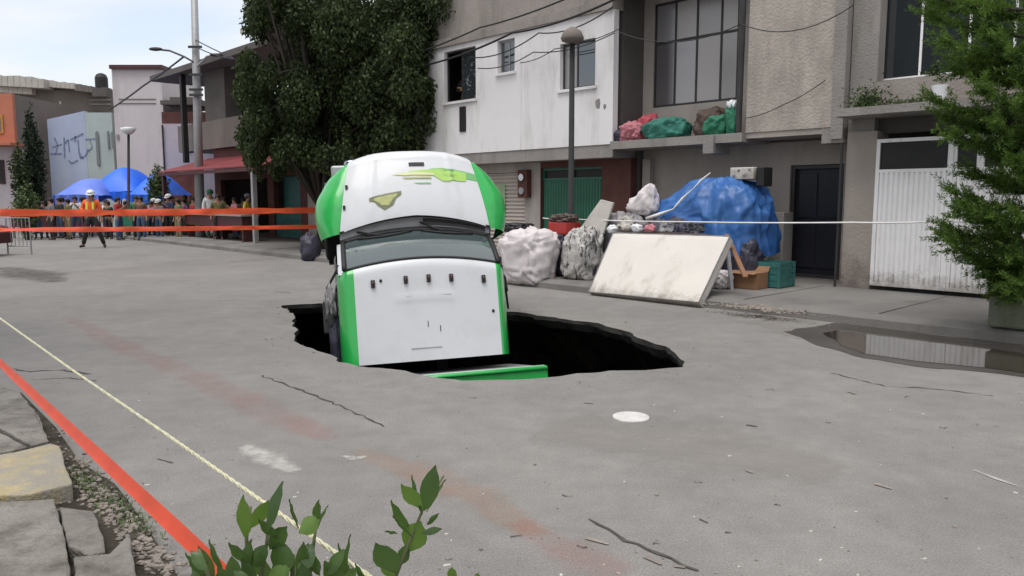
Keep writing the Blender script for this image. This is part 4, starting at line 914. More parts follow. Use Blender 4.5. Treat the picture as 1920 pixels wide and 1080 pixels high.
def fender(sy):
    def fn(s, t):
        i = hood(1 if sy > 0 else 0, t); o = wo(t); a = s * math.pi / 2
        if s < .62:
            k = s / .62 * math.pi / 2
            y = abs(i.y) + (o - abs(i.y)) * math.sin(k); z = i.z - .02 - .30 * (1 - math.cos(k))
            x = i.x - .04 * math.sin(k) - .10 * max(0, t - .8) * 5 * math.sin(k)
        else:
            k = (s - .62) / .38; x = i.x - .04 - .10 * max(0, t - .8) * 5; arch = math.sqrt(max(0, .56 ** 2 - (x - 1.95) ** 2)) if abs(x - 1.95) < .56 else 0
            zb = min(-1.95 + arch, -1.2); y = o - .03 * k; z = i.z - .32 + (zb - (i.z - .32)) * k
        return Vector((x, sy * y, z))
    return fn
for sy in (1, -1):
    part_grid('mudguard', fender(sy), 0, 1, 26, 34, 'truck_green')
    mb = MB(); mb.grid(lambda s, t: Vector((1.95 + .57 * math.cos(math.pi * s), sy * (1.10 - .5 * t), -1.95 + .57 * math.sin(math.pi * s))), 16, 2); mb.build('wheel_arch', 'black', tk, smooth=True)
    # wheel
    mb = MB(); cy = sy * 1.0; prof = [(-.13, .30), (-.14, .44), (-.12, .49), (0, .50), (.12, .49), (.14, .44), (.13, .30)]
    n = 32; vs = []; 
    for (yy, rr_) in prof:
        for k in range(n): a = 2 * math.pi * k / n; vs.append((1.95 + rr_ * math.cos(a), cy + yy, -2.05 + rr_ * math.sin(a)))
    mb.add(vs, [(j * n + k, j * n + (k + 1) % n, (j + 1) * n + (k + 1) % n, (j + 1) * n + k) for j in range(len(prof) - 1) for k in range(n)])
    wl_ = MB(); wroot = mb.build('wheel', 'rubber', tk, smooth=True)
    mb = MB(); mb.tube([(1.95, cy - .10, -2.05), (1.95, cy + .10, -2.05)], .30, 24); mb.tube([(1.95, cy, -2.05), (1.95, cy + sy * .14, -2.05)], .10, 12); mb.build('rim', 'steel', wroot)
    # headlight
    mb = MB(); mb.ell((NX - .12, sy * .68, -1.14), (.06, .15, .10), 16, 10, .7); mb.build('headlight', 'mirror_glass', tk, smooth=True)
mb = MB(); mb.box(NX - .30, NX - .05, -.55, .55, -1.55, -.98); gr = mb.build('grille', 'black', tk)
for k in range(6): mb = MB(); mb.box(NX - .05, NX - .02, -.53, .53, -1.5 + k * .09, -1.47 + k * .09); mb.build('grille_bar', 'chrome', gr)
mb = MB(); mb.box(NX - .16, NX + .02, -1.0, 1.0, -2.0, -1.72); mb.build('bumper', 'steel', tk, bevel=.03)
mb = MB(); mb.box(.0, NX - .3, -.5, .5, -2.1, -1.4); mb.build('engine_bay', 'black', tk)
mb = MB(); mb.box(-4.8, NX - .2, -.45, -.33, -2.3, -2.05); mb.box(-4.8, NX - .2, .33, .45, -2.3, -2.05); mb.bar((1.95, -.95, -2.05), (1.95, .95, -2.05), .1); mb.build('chassis', 'black', tk)
# decals: thin sheets that follow the bonnet
def decal(name, poly, m, parent, surf, lift=.004, n=10, smooth=True):
    """poly in (across, along) surface coordinates, filled by rows"""
    mb = MB(); ts = [p[1] for p in poly]; t0, t1 = min(ts), max(ts)
    rows = []
    for j in range(n + 1):
        t = t0 + (t1 - t0) * (j + .001) / (n + .002); xs = []
        for i in range(len(poly)):
            a, b = poly[i], poly[(i + 1) % len(poly)]
            if (a[1] - t) * (b[1] - t) <= 0 and a[1] != b[1]: xs.append(a[0] + (b[0] - a[0]) * (t - a[1]) / (b[1] - a[1]))
        rows.append((t, min(xs), max(xs)))
    k = 14
    for (ta, a0_, a1_), (tb, b0_, b1_) in zip(rows, rows[1:]):
        for i in range(k):
            q = [surf(a0_ + (a1_ - a0_) * i / k, ta), surf(a0_ + (a1_ - a0_) * (i + 1) / k, ta), surf(b0_ + (b1_ - b0_) * (i + 1) / k, tb), surf(b0_ + (b1_ - b0_) * i / k, tb)]
            nn = (q[1] - q[0]).cross(q[2] - q[0]); nn = nn.normalized() if nn.length > 1e-9 else Vector((0, 0, 1))
            if nn.z < 0: nn = -nn
            mb.add([p + nn * lift for p in q], [(0, 1, 2, 3)])
    return mb.build(name, m, parent, smooth=False)
# note: surface coordinate s runs 0 (image right) to 1 (image left)
decal('badge_slot', [(.52, .70), (.40, .70), (.40, .755), (.52, .755)], 'black', hd, hood, .008, 3)
def shp(pts, s0, t0, ks, kt): return [(s0 + (a - s0) * ks, t0 + (b - t0) * kt) for a, b in pts]
SW = lambda p: [(a, .575 + (b - .65) * 1.55) for a, b in p]
decal('swoosh', SW([(.34, .715), (.0, .725), (.0, .66), (.10, .645), (.24, .655), (.40, .68)]), 'mid_green', hd, hood, .004)
decal('swoosh', SW([(.56, .68), (.30, .705), (.08, .705), (.10, .62), (.28, .595), (.34, .64)]), 'lime', hd, hood, .007)
decal('swoosh', SW([(.66, .66), (.50, .675), (.34, .665), (.34, .645), (.55, .642)]), 'pale_yellow', hd, hood, .0085)
decal('swoosh', SW([(.58, .625), (.36, .63), (.36, .612), (.55, .610)]), 'olive', hd, hood, .0085)
decal('swoosh', SW([(.50, .572), (.37, .576), (.37, .562), (.46, .560)]), 'mid_green', hd, hood, .006)
BG = lambda p: [(.70 + (a - .717) * 1.45, .24 + (b - .42) * 1.6) for a, b in p]
badge = BG([(.795, .475), (.64, .49), (.64, .455), (.665, .43), (.68, .375), (.70, .36), (.72, .345), (.74, .375), (.755, .395), (.765, .425), (.795, .44)])
decal('badge', badge, 'olive_dark', hd, hood, .0045, 14)
decal('badge_fill', BG([(.775, .462), (.66, .472), (.66, .455), (.68, .43), (.70, .38), (.73, .385), (.75, .42), (.775, .445)]), 'olive', hd, hood, .0075, 10)
for s_, t_ in ((.985, .30), (.985, .56)):
    p = hood(s_, t_); mb = MB(); mb.box(p.x - .025, p.x + .025, p.y - .015, p.y + .015, p.z, p.z + .025); mb.build('bonnet_latch', 'black', hd)
# clearance lights
for y in (.59, .215, -.05, -.315, -.70):
    mb = MB(); xx = .90 + rf(y) * .7 - .03; zz = roof((y / HW + 1) / 2, .85).z
    mb.box(xx - .05, xx + .045, y - .024, y + .024, zz - .01, zz + .03); ml = mb.build('clearance_light', 'dark_metal', tk, bevel=.01)
    mb = MB(); mb.ell((xx, y, zz + .03), (.032, .017, .018), 10, 6); mb.build('lens', 'amber', ml, smooth=True)
for x_, y_ in ((.95, .50), (.52, -.79)):
    mb = MB(); mb.ell((x_, y_, roof((y_ / HW + 1) / 2, .6).z + .004), (.022, .018, .012), 8, 5); mb.build('bolt', 'black', tk)
for x_, y_ in ((.36, -.15), (.42, -.01)):
    mb = MB(); mb.box(x_ - .035, x_ + .035, y_ - .004, y_ + .004, -.012, .002); mb.build('scratch', 'dark_metal', tk)
mb = MB(); mb.box(.74, .752, -.30, .22, -.012, .004); mb.box(.14, .15, -.15, .2, -.012, .0015); mb.build('roof_seam', 'steel', tk)
# cargo body behind the cab
BZ = .73
mb = MB(); mb.box(-4.8, -.19, -1.20, 1.19, -2.0, BZ - .03); body = mb.build('cargo_body', 'cab_gray', tk)
mb = MB(); mb.box(-.189, -.155, -1.18, 1.18, -1.2, BZ - .05); mb.build('front_panel', 'steel', tk)
mb = MB(); mb.box(-4.8, -.14, -1.20, 1.19, BZ - .028, BZ + .03); mb.build('body_top', 'truck_green', tk, bevel=.02)
mb = MB(); mb.tube([(-.17, -1.19, BZ + .035), (-.17, 1.2, BZ + .035)], .022, 8); mb.build('top_rail', 'truck_green', tk, smooth=True)
mb = MB(); mb.tube([(-.15, -1.18, BZ - .055), (-.15, 1.19, BZ - .055)], .012, 8); mb.build('edge_trim', 'white_plastic', tk, smooth=True)
for x_ in (-.6, -1.4, -2.2, -3.0, -3.8):
    for sy in (1, -1):
        mb = MB(); mb.box(x_ - .05, x_ + .05, sy * 1.2, sy * 1.24, -1.9, BZ - .05); mb.build('rib', 'truck_green', tk)
for x_ in (-3.0, -4.1):
    for sy in (1, -1):
        mb = MB(); mb.tube([(x_, sy * .75, -2.4), (x_, sy * 1.15, -2.4)], .5, 24); mb.build('wheel', 'rubber', tk, bevel=.04)

# ------------------------------------------------------------------ trees
def leaves_mesh(name, centers, n, size, m, seed, droop=.3, elong=2.2, parent=None, org=None, spread_pow=.6):
    """n small leaf faces scattered through the clumps (c, rx, ry, rz)"""
    rs = np.random.RandomState(seed); C_ = np.array([c[:3] for c in centers]); Rr = np.array([c[3:6] for c in centers]); wgt = Rr.prod(1) ** .67; wgt /= wgt.sum()
    idx = rs.choice(len(centers), n, p=wgt); d = rs.normal(size=(n, 3)); d /= np.linalg.norm(d, axis=1)[:, None]
    r = rs.uniform(.0, 1, n) ** (spread_pow * .6); P = C_[idx] + d * r[:, None] * Rr[idx]
    a = rs.normal(size=(n, 3)); a[:, 2] -= droop * 2; a /= np.linalg.norm(a, axis=1)[:, None]
    b = np.cross(a, rs.normal(size=(n, 3))); b /= np.linalg.norm(b, axis=1)[:, None]
    s = size * rs.uniform(.6, 1.4, n)[:, None]
    V = np.stack([P, P + a * s * .5 * elong * .5 + b * s * .35, P + a * s * elong * .6, P + a * s * .5 * elong * .5 - b * s * .35], 1).reshape(-1, 3)
    if org is not None: V = V - np.array(org)
    me = bpy.data.meshes.new(name); me.vertices.add(len(V)); me.vertices.foreach_set('co', V.ravel()); me.loops.add(4 * n); me.loops.foreach_set('vertex_index', np.arange(4 * n)); me.polygons.add(n); me.polygons.foreach_set('loop_start', np.arange(n) * 4); me.polygons.foreach_set('loop_total', np.full(n, 4)); me.update()
    me.materials.append(M[m]); o = bpy.data.objects.new(name, me); COL.objects.link(o)
    if parent is not None: o.parent = parent
    return o
def tree(name, label, p, trunk_pts, trunk_r, clumps, n, size, m, seed, droop=.3, cat='tree', limbs=True, group=None, elong=2.2):
    t = wthing(name, label, cat, p, group=group); mb = MB(); mb.tube(trunk_pts, trunk_r, 10)
    if limbs:
        for c in clumps[::2]:
            k = random.randint(1, len(trunk_pts) - 1); s0 = Vector(trunk_pts[k]); e = Vector(c[:3]); mid = s0.lerp(e, .5) + Vector((0, 0, .15)); r0 = trunk_r[k] * .5; mb.tube([s0, mid, e], [r0, r0 * .6, r0 * .25], 6)
    mb.build('trunk', 'bark', t, smooth=True)
    o = leaves_mesh('crown', clumps, n, size, m, seed, droop, parent=t, org=p, elong=elong); return t
# big dark tree on the sidewalk beyond the truck
tp = G(606, 476, .0); TD = tp.y; rnd = random.Random(11)
def px_clump(px, py, r, d, rz=None): q = R(px, py, d); return (q.x, q.y, q.z, r, r, rz or r)
cl = []
spec = [(475, 60, .45), (455, 110, .40), (450, 190, .45), (500, 230, .55), (480, 270, .45), (540, 255, .5), (470, 225, .5), (505, 170, .5), (465, 30, .35), (480, -10, .4), (560, 40, .6), (600, 0, .8), (560, 150, .6), (610, 90, .8), (600, 200, .8), (560, 235, .55), (620, 260, .6), (660, 30, .9), (680, 120, .9), (670, 210, .9), (720, 60, .9), (720, 150, .8), (730, 240, .65), (700, 262, .5), (775, 20, .8), (780, 90, .7), (790, 160, .55), (780, 230, .45), (800, 60, .6), (830, 10, .6), (640, -60, 1.1), (740, -60, 1.0), (820, -40, .7), (560, -50, .8), (650, 275, .4), (590, 285, .35), (540, 290, .3), (750, 275, .3), (850, -60, .6), (520, 200, .6), (545, 270, .45), (500, 275, .35), (640, 150, 1.0), (700, 180, 1.0), (640, 230, .8), (600, 270, .5), (690, 270, .5), (725, 285, .35), (775, 262, .4), (800, 200, .4), (560, 190, .7), (750, 110, 1.0), (660, 240, .8), (710, 235, .7), (745, 215, .7), (690, 60, 1.1), (640, 60, 1.0), (600, 130, .9), (765, 190, .5), (610, 300, .35), (650, 300, .35), (690, 298, .3)]
for px, py, r_ in spec:
    if px < 560: px += 14
    if px > 765: px -= 26
    d = TD + rnd.uniform(-1.0, 1.0) * min(1.6, r_ * 2) - (1.6 if px > 750 else 0); r_ *= .82 if px < 560 else 1; cl.append(px_clump(px, py, r_ * .85, d, r_ * .95))
spec += [(805, 105, .6), (832, 50, .6), (855, 8, .6), (818, 165, .45), (770, 245, .5)]
for px, py, r_ in spec[-5:]: cl.append(px_clump(px - 24, py, r_ * .8, TD - 1.8 + rnd.uniform(-.4, .4)))
for _ in range(210):
    px, py, r_ = rnd.choice(spec); cl.append(px_clump(max(px + rnd.uniform(-62, 55 if px < 750 else 5), 449 + rnd.uniform(0, 45)), py + rnd.uniform(-50, 45), .28, TD + (rnd.uniform(-1.8, 1.8) if px < 765 else -1.8), .42))
for _ in range(25):      # hanging twigs at the underside
    cl.append(px_clump(rnd.uniform(455, 790), rnd.uniform(255, 312), .13, TD + rnd.uniform(-1.2, 1.2), .45))
st_tree = tree('street_tree', 'tall dark drooping tree on the sidewalk just behind the truck', tp, [tp, tp + Vector((.03, 0, 1.2)), tp + Vector((-.05, .05, 2.4)), tp + Vector((.3, .1, 3.8)), tp + Vector((.5, 0, 5.2)), tp + Vector((.6, 0, 6.4))], [.20, .16, .15, .13, .10, .05], cl, 150000, .085, 'leaf_dark', 5, droop=.8)
for k_, (u_, v_, sc, rz_, lab_) in enumerate(((-10.5, -19.5, 1.55, 1.0, 'tree across the street that only shows as a reflection in the right upper window'),)):
    o = st_tree.copy(); COL.objects.link(o); o.location = F(u_, v_, 0); o.scale = (sc,) * 3; o.rotation_euler = (0, 0, rz_); o['label'] = lab_
    for ch in list(st_tree.children): c = ch.copy(); COL.objects.link(c); c.parent = o
# conifer at the right edge
cp = G(1945, 612, .15); CD = 8.5; t = wthing('conifer_tree', 'bright green feathery conifer hanging in front of the white gate at the right', 'tree', cp)
mb = MB(); top = R(1975, -420, CD + .1); trunk = [cp + (top - cp) * k + Vector((.05 * math.sin(k * 7), 0, 0)) for k in (0, .15, .35, .6, .85, 1)]; mb.tube(trunk, [.16, .13, .11, .08, .05, .02], 10)
rnd = random.Random(4); twigs = []
def branch(a, b, r0, sag=.12):
    pts = [a.lerp(b, k / 6) + Vector((0, 0, -sag * math.sin(k / 6 * 3.14))) for k in range(7)]; mb.tube(pts, [r0 * (1 - k / 7.5) for k in range(7)], 5); return pts
tips = [(1716, -15, 0), (1745, 30, .2), (1770, 75, -.2), (1745, 5, .4), (1800, 110, .1), (1760, 190, 0), (1775, 215, .3), (1790, 250, -.1), (1835, 270, .2), (1790, 360, 0), (1815, 385, .2), (1800, 400, -.3), (1775, 425, 0), (1770, 440, .2), (1790, 460, -.2), (1820, 480, .2), (1850, 500, 0), (1868, 520, .2), (1880, 540, -.1), (1825, 320, .3), (1850, 60, -.3), (1830, 160, -.4), (1860, 230, -.4), (1850, 400, -.4), (1900, 480, -.4), (1790, 130, .5), (1905, 100, -.6), (1905, 300, -.6), (1915, 400, -.6), (1900, 530, -.5), (1920, 190, -.7), (1930, 0, -.7), (1880, 130, .5), (1880, 330, .5), (1890, 440, .4), (1840, 10, .5), (1990, 250, -.7), (2060, 100, 0), (2080, 300, 0), (2060, 450, 0), (2090, 0, 0), (1990, 500, -.6), (1960, 50, .7), (1980, 400, .7)]
for _ in range(34):      # the sides of the tree the photo does not frame
    tips.append((rnd.uniform(1960, 2230), rnd.uniform(-250, 560), rnd.uniform(-.2, 1.6)))
for px, py, dd in tips:
    tip = R(px, py, CD + dd); base = None
    zb = tip.z - .25 + .12 * rnd.random(); k = min(.95, max(.12, (zb - cp.z) / (top.z - cp.z))); a = cp + (top - cp) * k
    pts = branch(a, tip, .028, .06 + .05 * rnd.random()); L_ = (tip - a).length
    for j in range(2, 7):
        for q in range(9):
            p = pts[j].lerp(pts[j - 1], rnd.random()); d = (tip - a).normalized(); sd_ = Vector((rnd.uniform(-1, 1), rnd.uniform(-1, 1), rnd.uniform(-.7, .8))).normalized()
            ln = .13 + .15 * rnd.random(); e = p + (d * 1.1 + sd_ * .7 + Vector((0, 0, .12))).normalized() * ln * 1.15; twigs.append((p, e))
    twigs.append((pts[5], tip + (tip - pts[5]) * .2))
mb.build('trunk', 'bark', t, smooth=True)
V = []; rs = np.random.RandomState(3)
for p, e in twigs:
    d = (e - p)
    for _ in range(64):
        k = rs.rand(); c = p + d * k + Vector(rs.normal(size=3) * .012); o_ = Vector(rs.normal(size=3)); o_ = (d.normalized() * .75 + o_.normalized() * .8).normalized(); ln = rs.uniform(.03, .065); w_ = o_.cross(Vector(rs.normal(size=3))).normalized() * rs.uniform(.004, .007)
        V += [c - w_ * .5, c + o_ * ln * .5 + w_, c + o_ * ln, c + o_ * ln * .5 - w_]
V = [(v - cp)[:] for v in V]; n = len(V) // 4; me = bpy.data.meshes.new('crown'); me.from_pydata(V, [], [(4 * i, 4 * i + 1, 4 * i + 2, 4 * i + 3) for i in range(n)]); me.materials.append(M['conifer']); o = bpy.data.objects.new('crown', me); COL.objects.link(o); o.parent = t
# mossy planter block below it
a, b = UV(G(1842, 600, .15)), 0
mb = MB(); a = UV(G(1850, 612, .15)); mb.box(a[0], a[0] + 1.5, a[1], a[1] + .7, .15, .52)
pb = fmesh('planter', mb, mat('mossy_concrete', (.15, .155, .125), .95, .2, 3, .8, 30, dirt=(.09, .11, .06), dscale=3, dlo=.4, dhi=.6), 'mossy concrete planter block at the foot of the conifer', 'planter', a[0] + .7, a[1] + .35, .15, bevel=.03)
weeds('planter_grass', a[0] + .75, a[1] + .35, .52, .35, .16, .06, 900, 'short grass growing out of the mossy planter block', 'grass', seed=8)

# ------------------------------------------------------------------ background at the end of the street (world axes, facing the viewer)
def P(px, py, d): return R(px, py, d)
def wbox(mb, px0, px1, py0, d, dep=4, py1=None, z0=0.0):
    """box whose front spans the pixel columns at distance d"""
    a, b = P(px0, py0, d), P(px1, py0, d); z0 = P(px0, py1, d).z if py1 is not None else z0
    return mb.box(a.x, b.x, d, d + dep, z0, a.z)
def wroot(name, label, cat, px, d, z=0): p = P(px, 400, d); return wthing(name, label, cat, Vector((p.x, p.y, z)))
def wwin(root, px0, py0, px1, py1, d, m='glass', fm='dark_metal'):
    mb = MB(); a, b = P(px0, py0, d), P(px1, py1, d); mb.box(a.x, b.x, d - .05, d - .001, b.z, a.z); fr = mb.build('window', fm, root)
    m2 = MB(); g = .06; m2.box(a.x + g, b.x - g, d - .06, d - .051, b.z + g, a.z - g); sub('pane', m2, m, fr, root)
oh = wroot('orange_house', 'orange house with an ochre window at the left edge of the street end', 'house', -40, 38)
mb = MB(); a, b = P(-260, 175, 38), P(22, 175, 38); mb.box(a.x, b.x, 38, 38.2, 0, a.z); mb.build('wall', 'orange_wall', oh); mb = MB(); mb.box(a.x, b.x - .05, 38.201, 45.9, 0, a.z - .02); mb.build('side_wall', 'graybrown', oh)
a = P(-10, 215, 38); b = P(8, 250, 38); mb = MB(); mb.box(a.x, b.x, 37.94, 37.99, b.z, a.z); w_ = mb.build('window', 'ochre', oh); mb = MB(); mb.box(a.x + .1, b.x - .1, 37.92, 37.935, b.z + .1, a.z - .1); sub('pane', mb, 'glass', w_, oh)
mb = MB(); a, b = P(-260, 268, 37.2), P(30, 272, 37.2); mb.box(a.x, b.x, 36.8, 37.99, a.z - .12, a.z); mb.build('ledge', 'orange_wall', oh)
mb = MB(); mb.box(a.x, b.x, 37.9, 37.99, 0, a.z - .13); mb.build('ground_wall', 'pink_wall', oh)
for px in (5, -35): wwin(oh, px - 8, 300, px + 6, 345, 37.89, 'black', 'maroon')
g2 = wroot('brown_house', 'wide grey brown house with pale corrugated roofs behind the orange house', 'house', 110, 46)
mb = MB(); wbox(mb, -10, 212, 168, 46, 8); mb.build('wall', 'graybrown', g2)
for (p0, p1, y0, y1, d, dep, m) in ((-20, 82, 139, 160, 45, 5, 'pale_roof'), (74, 146, 150, 162, 45.5, 5, 'pale_roof'), (140, 186, 157, 170, 45.2, 4, 'graybrown'), (-20, 60, 158, 172, 45.6, 4, 'mattress')):
    mb = MB(); k = 9
    for i in range(k): wbox(mb, p0 + (p1 - p0) * i / k, p0 + (p1 - p0) * (i + .93) / k, y0 + random.uniform(-2, 2) + i * 1.0, d, dep, py1=y1 + i * .6)
    mb.build('roof', m, g2)
wwin(g2, 112, 190, 117, 225, 46, 'mattress', 'mattress')
mb = MB(); wbox(mb, 168, 208, 186, 45.95, .1, py1=189); wbox(mb, 168, 208, 194, 45.95, .1, py1=197); mb.build('molding', 'concrete', g2)
tkk = P(191, 165, 44); wt = wthing('water_tank', 'black plastic water tank on the brown roof beside the pale tower', 'water tank', tkk)
mb = MB(); mb.tube([tkk, tkk + Vector((0, 0, .55)), tkk + Vector((0, 0, .72)), tkk + Vector((0, 0, .80))], [.33, .33, .25, .10], 18); mb.build('tank', 'black', wt, smooth=False)
mb = MB(); mb.box(tkk.x - .4, tkk.x + .4, 43.7, 44.3, tkk.z - .5, tkk.z); mb.build('stand', 'dark_concrete', wt)
lv = wroot('lavender_wall', 'lavender and mint painted wall with dark spray lettering left of the tower', 'wall', 130, 40)
mb = MB(); a, b, c_ = P(88, 224, 40), P(158, 208, 40), P(158, 400, 40); mb.add([(a.x, 40, 0), (b.x, 40, 0), (b.x, 40, b.z), (a.x, 40, a.z), (a.x, 40.3, 0), (b.x, 40.3, 0), (b.x, 40.3, b.z), (a.x, 40.3, a.z)], [(0, 1, 2, 3), (5, 4, 7, 6), (3, 2, 6, 7), (0, 3, 7, 4), (1, 5, 6, 2)]); mb.build('wall', 'lavender', lv)
mb = MB(); wbox(mb, 158.5, 209, 211, 40, .3); mb.build('wall', 'mint', lv)
for px, y0, y1 in ((184, 246, 312), (204, 246, 280)): wwin(lv, px - 1.6, y0, px + 1.6, y1, 39.99, 'glass', 'dark_metal')
sp = mat('spray_paint', (.19, .23, .36), .8, .3, 3)
gl = [[(102, 258), (108, 272), (104, 290)], [(98, 276), (116, 270)], [(94, 288), (116, 288)], [(120, 258), (121, 296)], [(121, 268), (128, 262), (130, 285)], [(132, 262), (142, 256), (140, 266)], [(140, 258), (156, 250)], [(146, 262), (148, 285), (151, 297), (160, 292), (165, 280)], [(160, 261), (178, 260)], [(168, 262), (173, 276), (165, 284)], [(128, 300), (134, 306), (146, 300)], [(150, 288), (156, 298)]]
for g in gl:
    mb = MB(); pts_ = [Vector(P(x, y, 39.985)) for x, y in g]
    for a, b in zip(pts_, pts_[1:]): mb.bar(a, b, .012, .06 * random.uniform(.6, 1.3))
    mb.build('spray_stroke', sp, lv)
tw = wroot('pale_tower', 'tall pale blank tower house with a dark red coping', 'house', 255, 39)
mb = MB(); wbox(mb, 209, 302, 130, 39, 5); mb.build('wall', 'tower', tw)
mb = MB(); a, b = P(206, 122, 38.9), P(305, 122, 38.9); z1 = P(300, 130, 39).z; mb.box(a.x, b.x, 38.8, 44.2, z1 + .002, a.z); mb.build('coping', 'maroon', tw)
mb = MB()
for y in (185, 193): wbox(mb, 222, 292, y, 38.97, .029, py1=y + 1.6)
mb.build('molding', 'graybrown', tw)
wwin(tw, 219, 252, 224, 262, 39, 'glass', 'concrete'); wwin(tw, 204 + 7, 246, 204 + 9, 280, 39, 'glass', 'concrete')
pk = wroot('pink_house', 'low pale pink wall with a dark ring on it between tower and utility pole', 'house', 355, 37)
mb = MB(); wbox(mb, 302.5, 416, 232, 37, 5); mb.build('wall', 'pink_wall', pk)
mb = MB(); wbox(mb, 302.5, 416, 210, 37.1, 4, py1=232); mb.build('parapet', 'red_brown', pk)
mb = MB(); wbox(mb, 308, 376, 322, 36.95, .049); mb.build('brick_base', 'brick', pk)
mb = MB(); wbox(mb, 302.5, 304, 234, 36.9, .1); wbox(mb, 306, 376, 318, 36.85, .1, py1=321); mb.build('drain_pipe', 'dark_metal', pk)
c_ = P(350, 275, 36.97); mb = MB(); n = 24
ring = [c_ + Vector((math.cos(2 * math.pi * k / n) * .20, 0, math.sin(2 * math.pi * k / n) * .24)) for k in range(n + 1)]; mb.tube(ring, .05, 6, cap=False); mb.build('ring', 'black', pk)
mb = MB(); wbox(mb, 300, 372, 188, 38.5, 3, py1=196); wbox(mb, 322, 348, 196, 39, 1.5, py1=212); wbox(mb, 318, 362, 182, 39, 2, py1=188); mb.build('roof_shelter', 'dark_concrete', pk)
mb = MB(); wbox(mb, 300, 325, 200, 40, 3, py1=212); mb.build('roof_hut', 'brick', pk)
# cypress, market plants, shrub
def blob_tree(name, label, px, py0, py1, d, wpx, m, n, size, seed, cat, col=False):
    p = P(px, py1, d); p.z = max(p.z, 0); p.z = 0 if py1 > 380 else p.z; top_ = P(px, py0, d); r_ = wpx / FPX * d / 2; h = top_.z - p.z; cl = []; rnd = random.Random(seed)
    for k in range(14):
        f = (k + .5) / 14; rr_ = r_ * (min(1, 2.6 * (1 - f)) if col else math.sin(max(.15, f) * 3.0)) * rnd.uniform(.75, 1.1) + .05; cl.append((p.x + rnd.uniform(-.2, .2) * r_, p.y, p.z + h * (.12 + .86 * f), rr_, rr_, h / 12 * 1.3))
    tree(name, label, p, [p, p + Vector((0, 0, h * .5)), p + Vector((0, 0, h * .9))], [.12, .08, .02], cl, n, size, m, seed, .2 if not col else -.4, cat, limbs=False)
blob_tree('cypress_tree', 'narrow dark cypress in front of the grey brown house', 72, 205, 430, 36, 34, 'cypress', 4200, .12, 3, 'tree', True)
blob_tree('bush', 'green bush beside the blue market tent under the tower', 300, 312, 420, 33, 42, 'weed', 2600, .10, 6, 'bush')
blob_tree('bush', 'dark green bush at the foot of the orange house', 45, 270, 430, 35, 34, 'leaf_dark', 2200, .10, 7, 'bush')
blob_tree('bush', 'yellowish green potted bush beside the market stalls', 52, 345, 430, 30, 50, 'weed', 2000, .08, 9, 'bush')
# blue market tents
def tent(label, px0, px1, pyt, pye, d, m, seed):
    a, b = P(px0, pye, d), P(px1, pye, d); tz = P(0, pyt, d + 1.2).z; ez = a.z; dep = 3.0
    t = wthing('market_tent', label, 'tent', Vector(((a.x + b.x) / 2, d + dep / 2, 0)))
    def fn(s, q):
        x = a.x + (b.x - a.x) * s; y = d + dep * q; h = (math.sin(math.pi * s) ** .7) * (math.sin(math.pi * min(1, q * 1.0)) ** .6)
        return Vector((x, y, ez + (tz - ez) * h + .07 * noise.noise(Vector((x * 1.3, y * 1.3, seed)))))
    mb = MB(); mb.grid(fn, 18, 12); mb.build('canopy', m, t, smooth=True)
    mb = MB(); k = 14
    mb.grid(lambda s, q: Vector((a.x + (b.x - a.x) * s, d - .02 + .05 * math.sin(s * 30), ez + .02 - .38 * q * (1 + .2 * math.sin(s * 20 + seed)))), 40, 3); mb.build('valance', m, t, smooth=True)
    for x in (a.x + .05, b.x - .05):
        for y in (d + .03, d + dep - .05):
            mb = MB(); mb.tube([(x, y, 0), (x, y, ez)], .03, 6); mb.build('pole', 'dark_metal', t)
tent('pale blue market tent behind the worker in the orange vest', 98, 186, 334, 366, 32.6, 'tent_pale', 1)
tent('bright blue peaked market tent between the street lamp and the worker', 160, 256, 313, 360, 33.6, 'tent_blue', 2)
tent('bright blue market tent right of the street lamp', 236, 306, 326, 366, 32.9, 'tent_blue', 3)
# market tables under the tents
for i, (px, d, m, lab) in enumerate(((70, 31.5, 'maroon', 'dark red market table at the left end of the stalls'), (130, 32, 'brick', 'brown market table behind the worker'), (270, 31, 'green_cloth', 'market table with a green cloth right of the street lamp'), (330, 31.5, 'green_metal', 'green market counter before the brick wall'))):
    p = P(px, 420, d); t = wthing('market_table', lab, 'table', Vector((p.x, p.y, 0)))
    mb = MB(); mb.box(p.x - .8, p.x + .8, d - .4, d + .4, .82, .88); mb.box(p.x - .79, p.x + .79, d - .405, d - .40, .45, .82); mb.build('tabletop', m, t)
    for sx in (-1, 1):
        for sy in (-1, 1): mb = MB(); mb.box(p.x + sx * .75 - .03, p.x + sx * .75 + .03, d + sy * .33 - .03, d + sy * .33 + .03, 0, .82); mb.build('leg', 'dark_metal', t)
    gd_ = [('red_cloth', 'red'), ('weed', 'leafy green'), ('ochre', 'ochre'), ('sack', 'pale'), ('navy_bag', 'dark blue'), ('cardboard', 'brown')]; random.shuffle(gd_)
    for k, (mm, cn_) in enumerate(gd_):
        cc = Vector((p.x - .65 + k * .26, d + random.uniform(-.1, .1), .88)); mb = MB(); r_ = random.uniform(.07, .13); mb.ell((cc.x, cc.y, .88 + r_ * .8), (r_, r_, r_), 10, 7, .7, .3, 2, k, .881)
        wmesh('market_goods', mb, mm, cn_ + ' bundle of goods on the ' + ('dark red', 'brown', 'green clothed', 'green')[i] + ' market table', 'goods', cc, 'goods laid out on the market tables')
# distant mass closing the street to the left
mb = MB(); wbox(mb, -900, -262, 190, 48, 8); sh_ = wmesh('far_house', mb, 'graybrown', 'long low grey house closing the street beyond the left edge', 'house', P(-500, 400, 48) * 1.0)

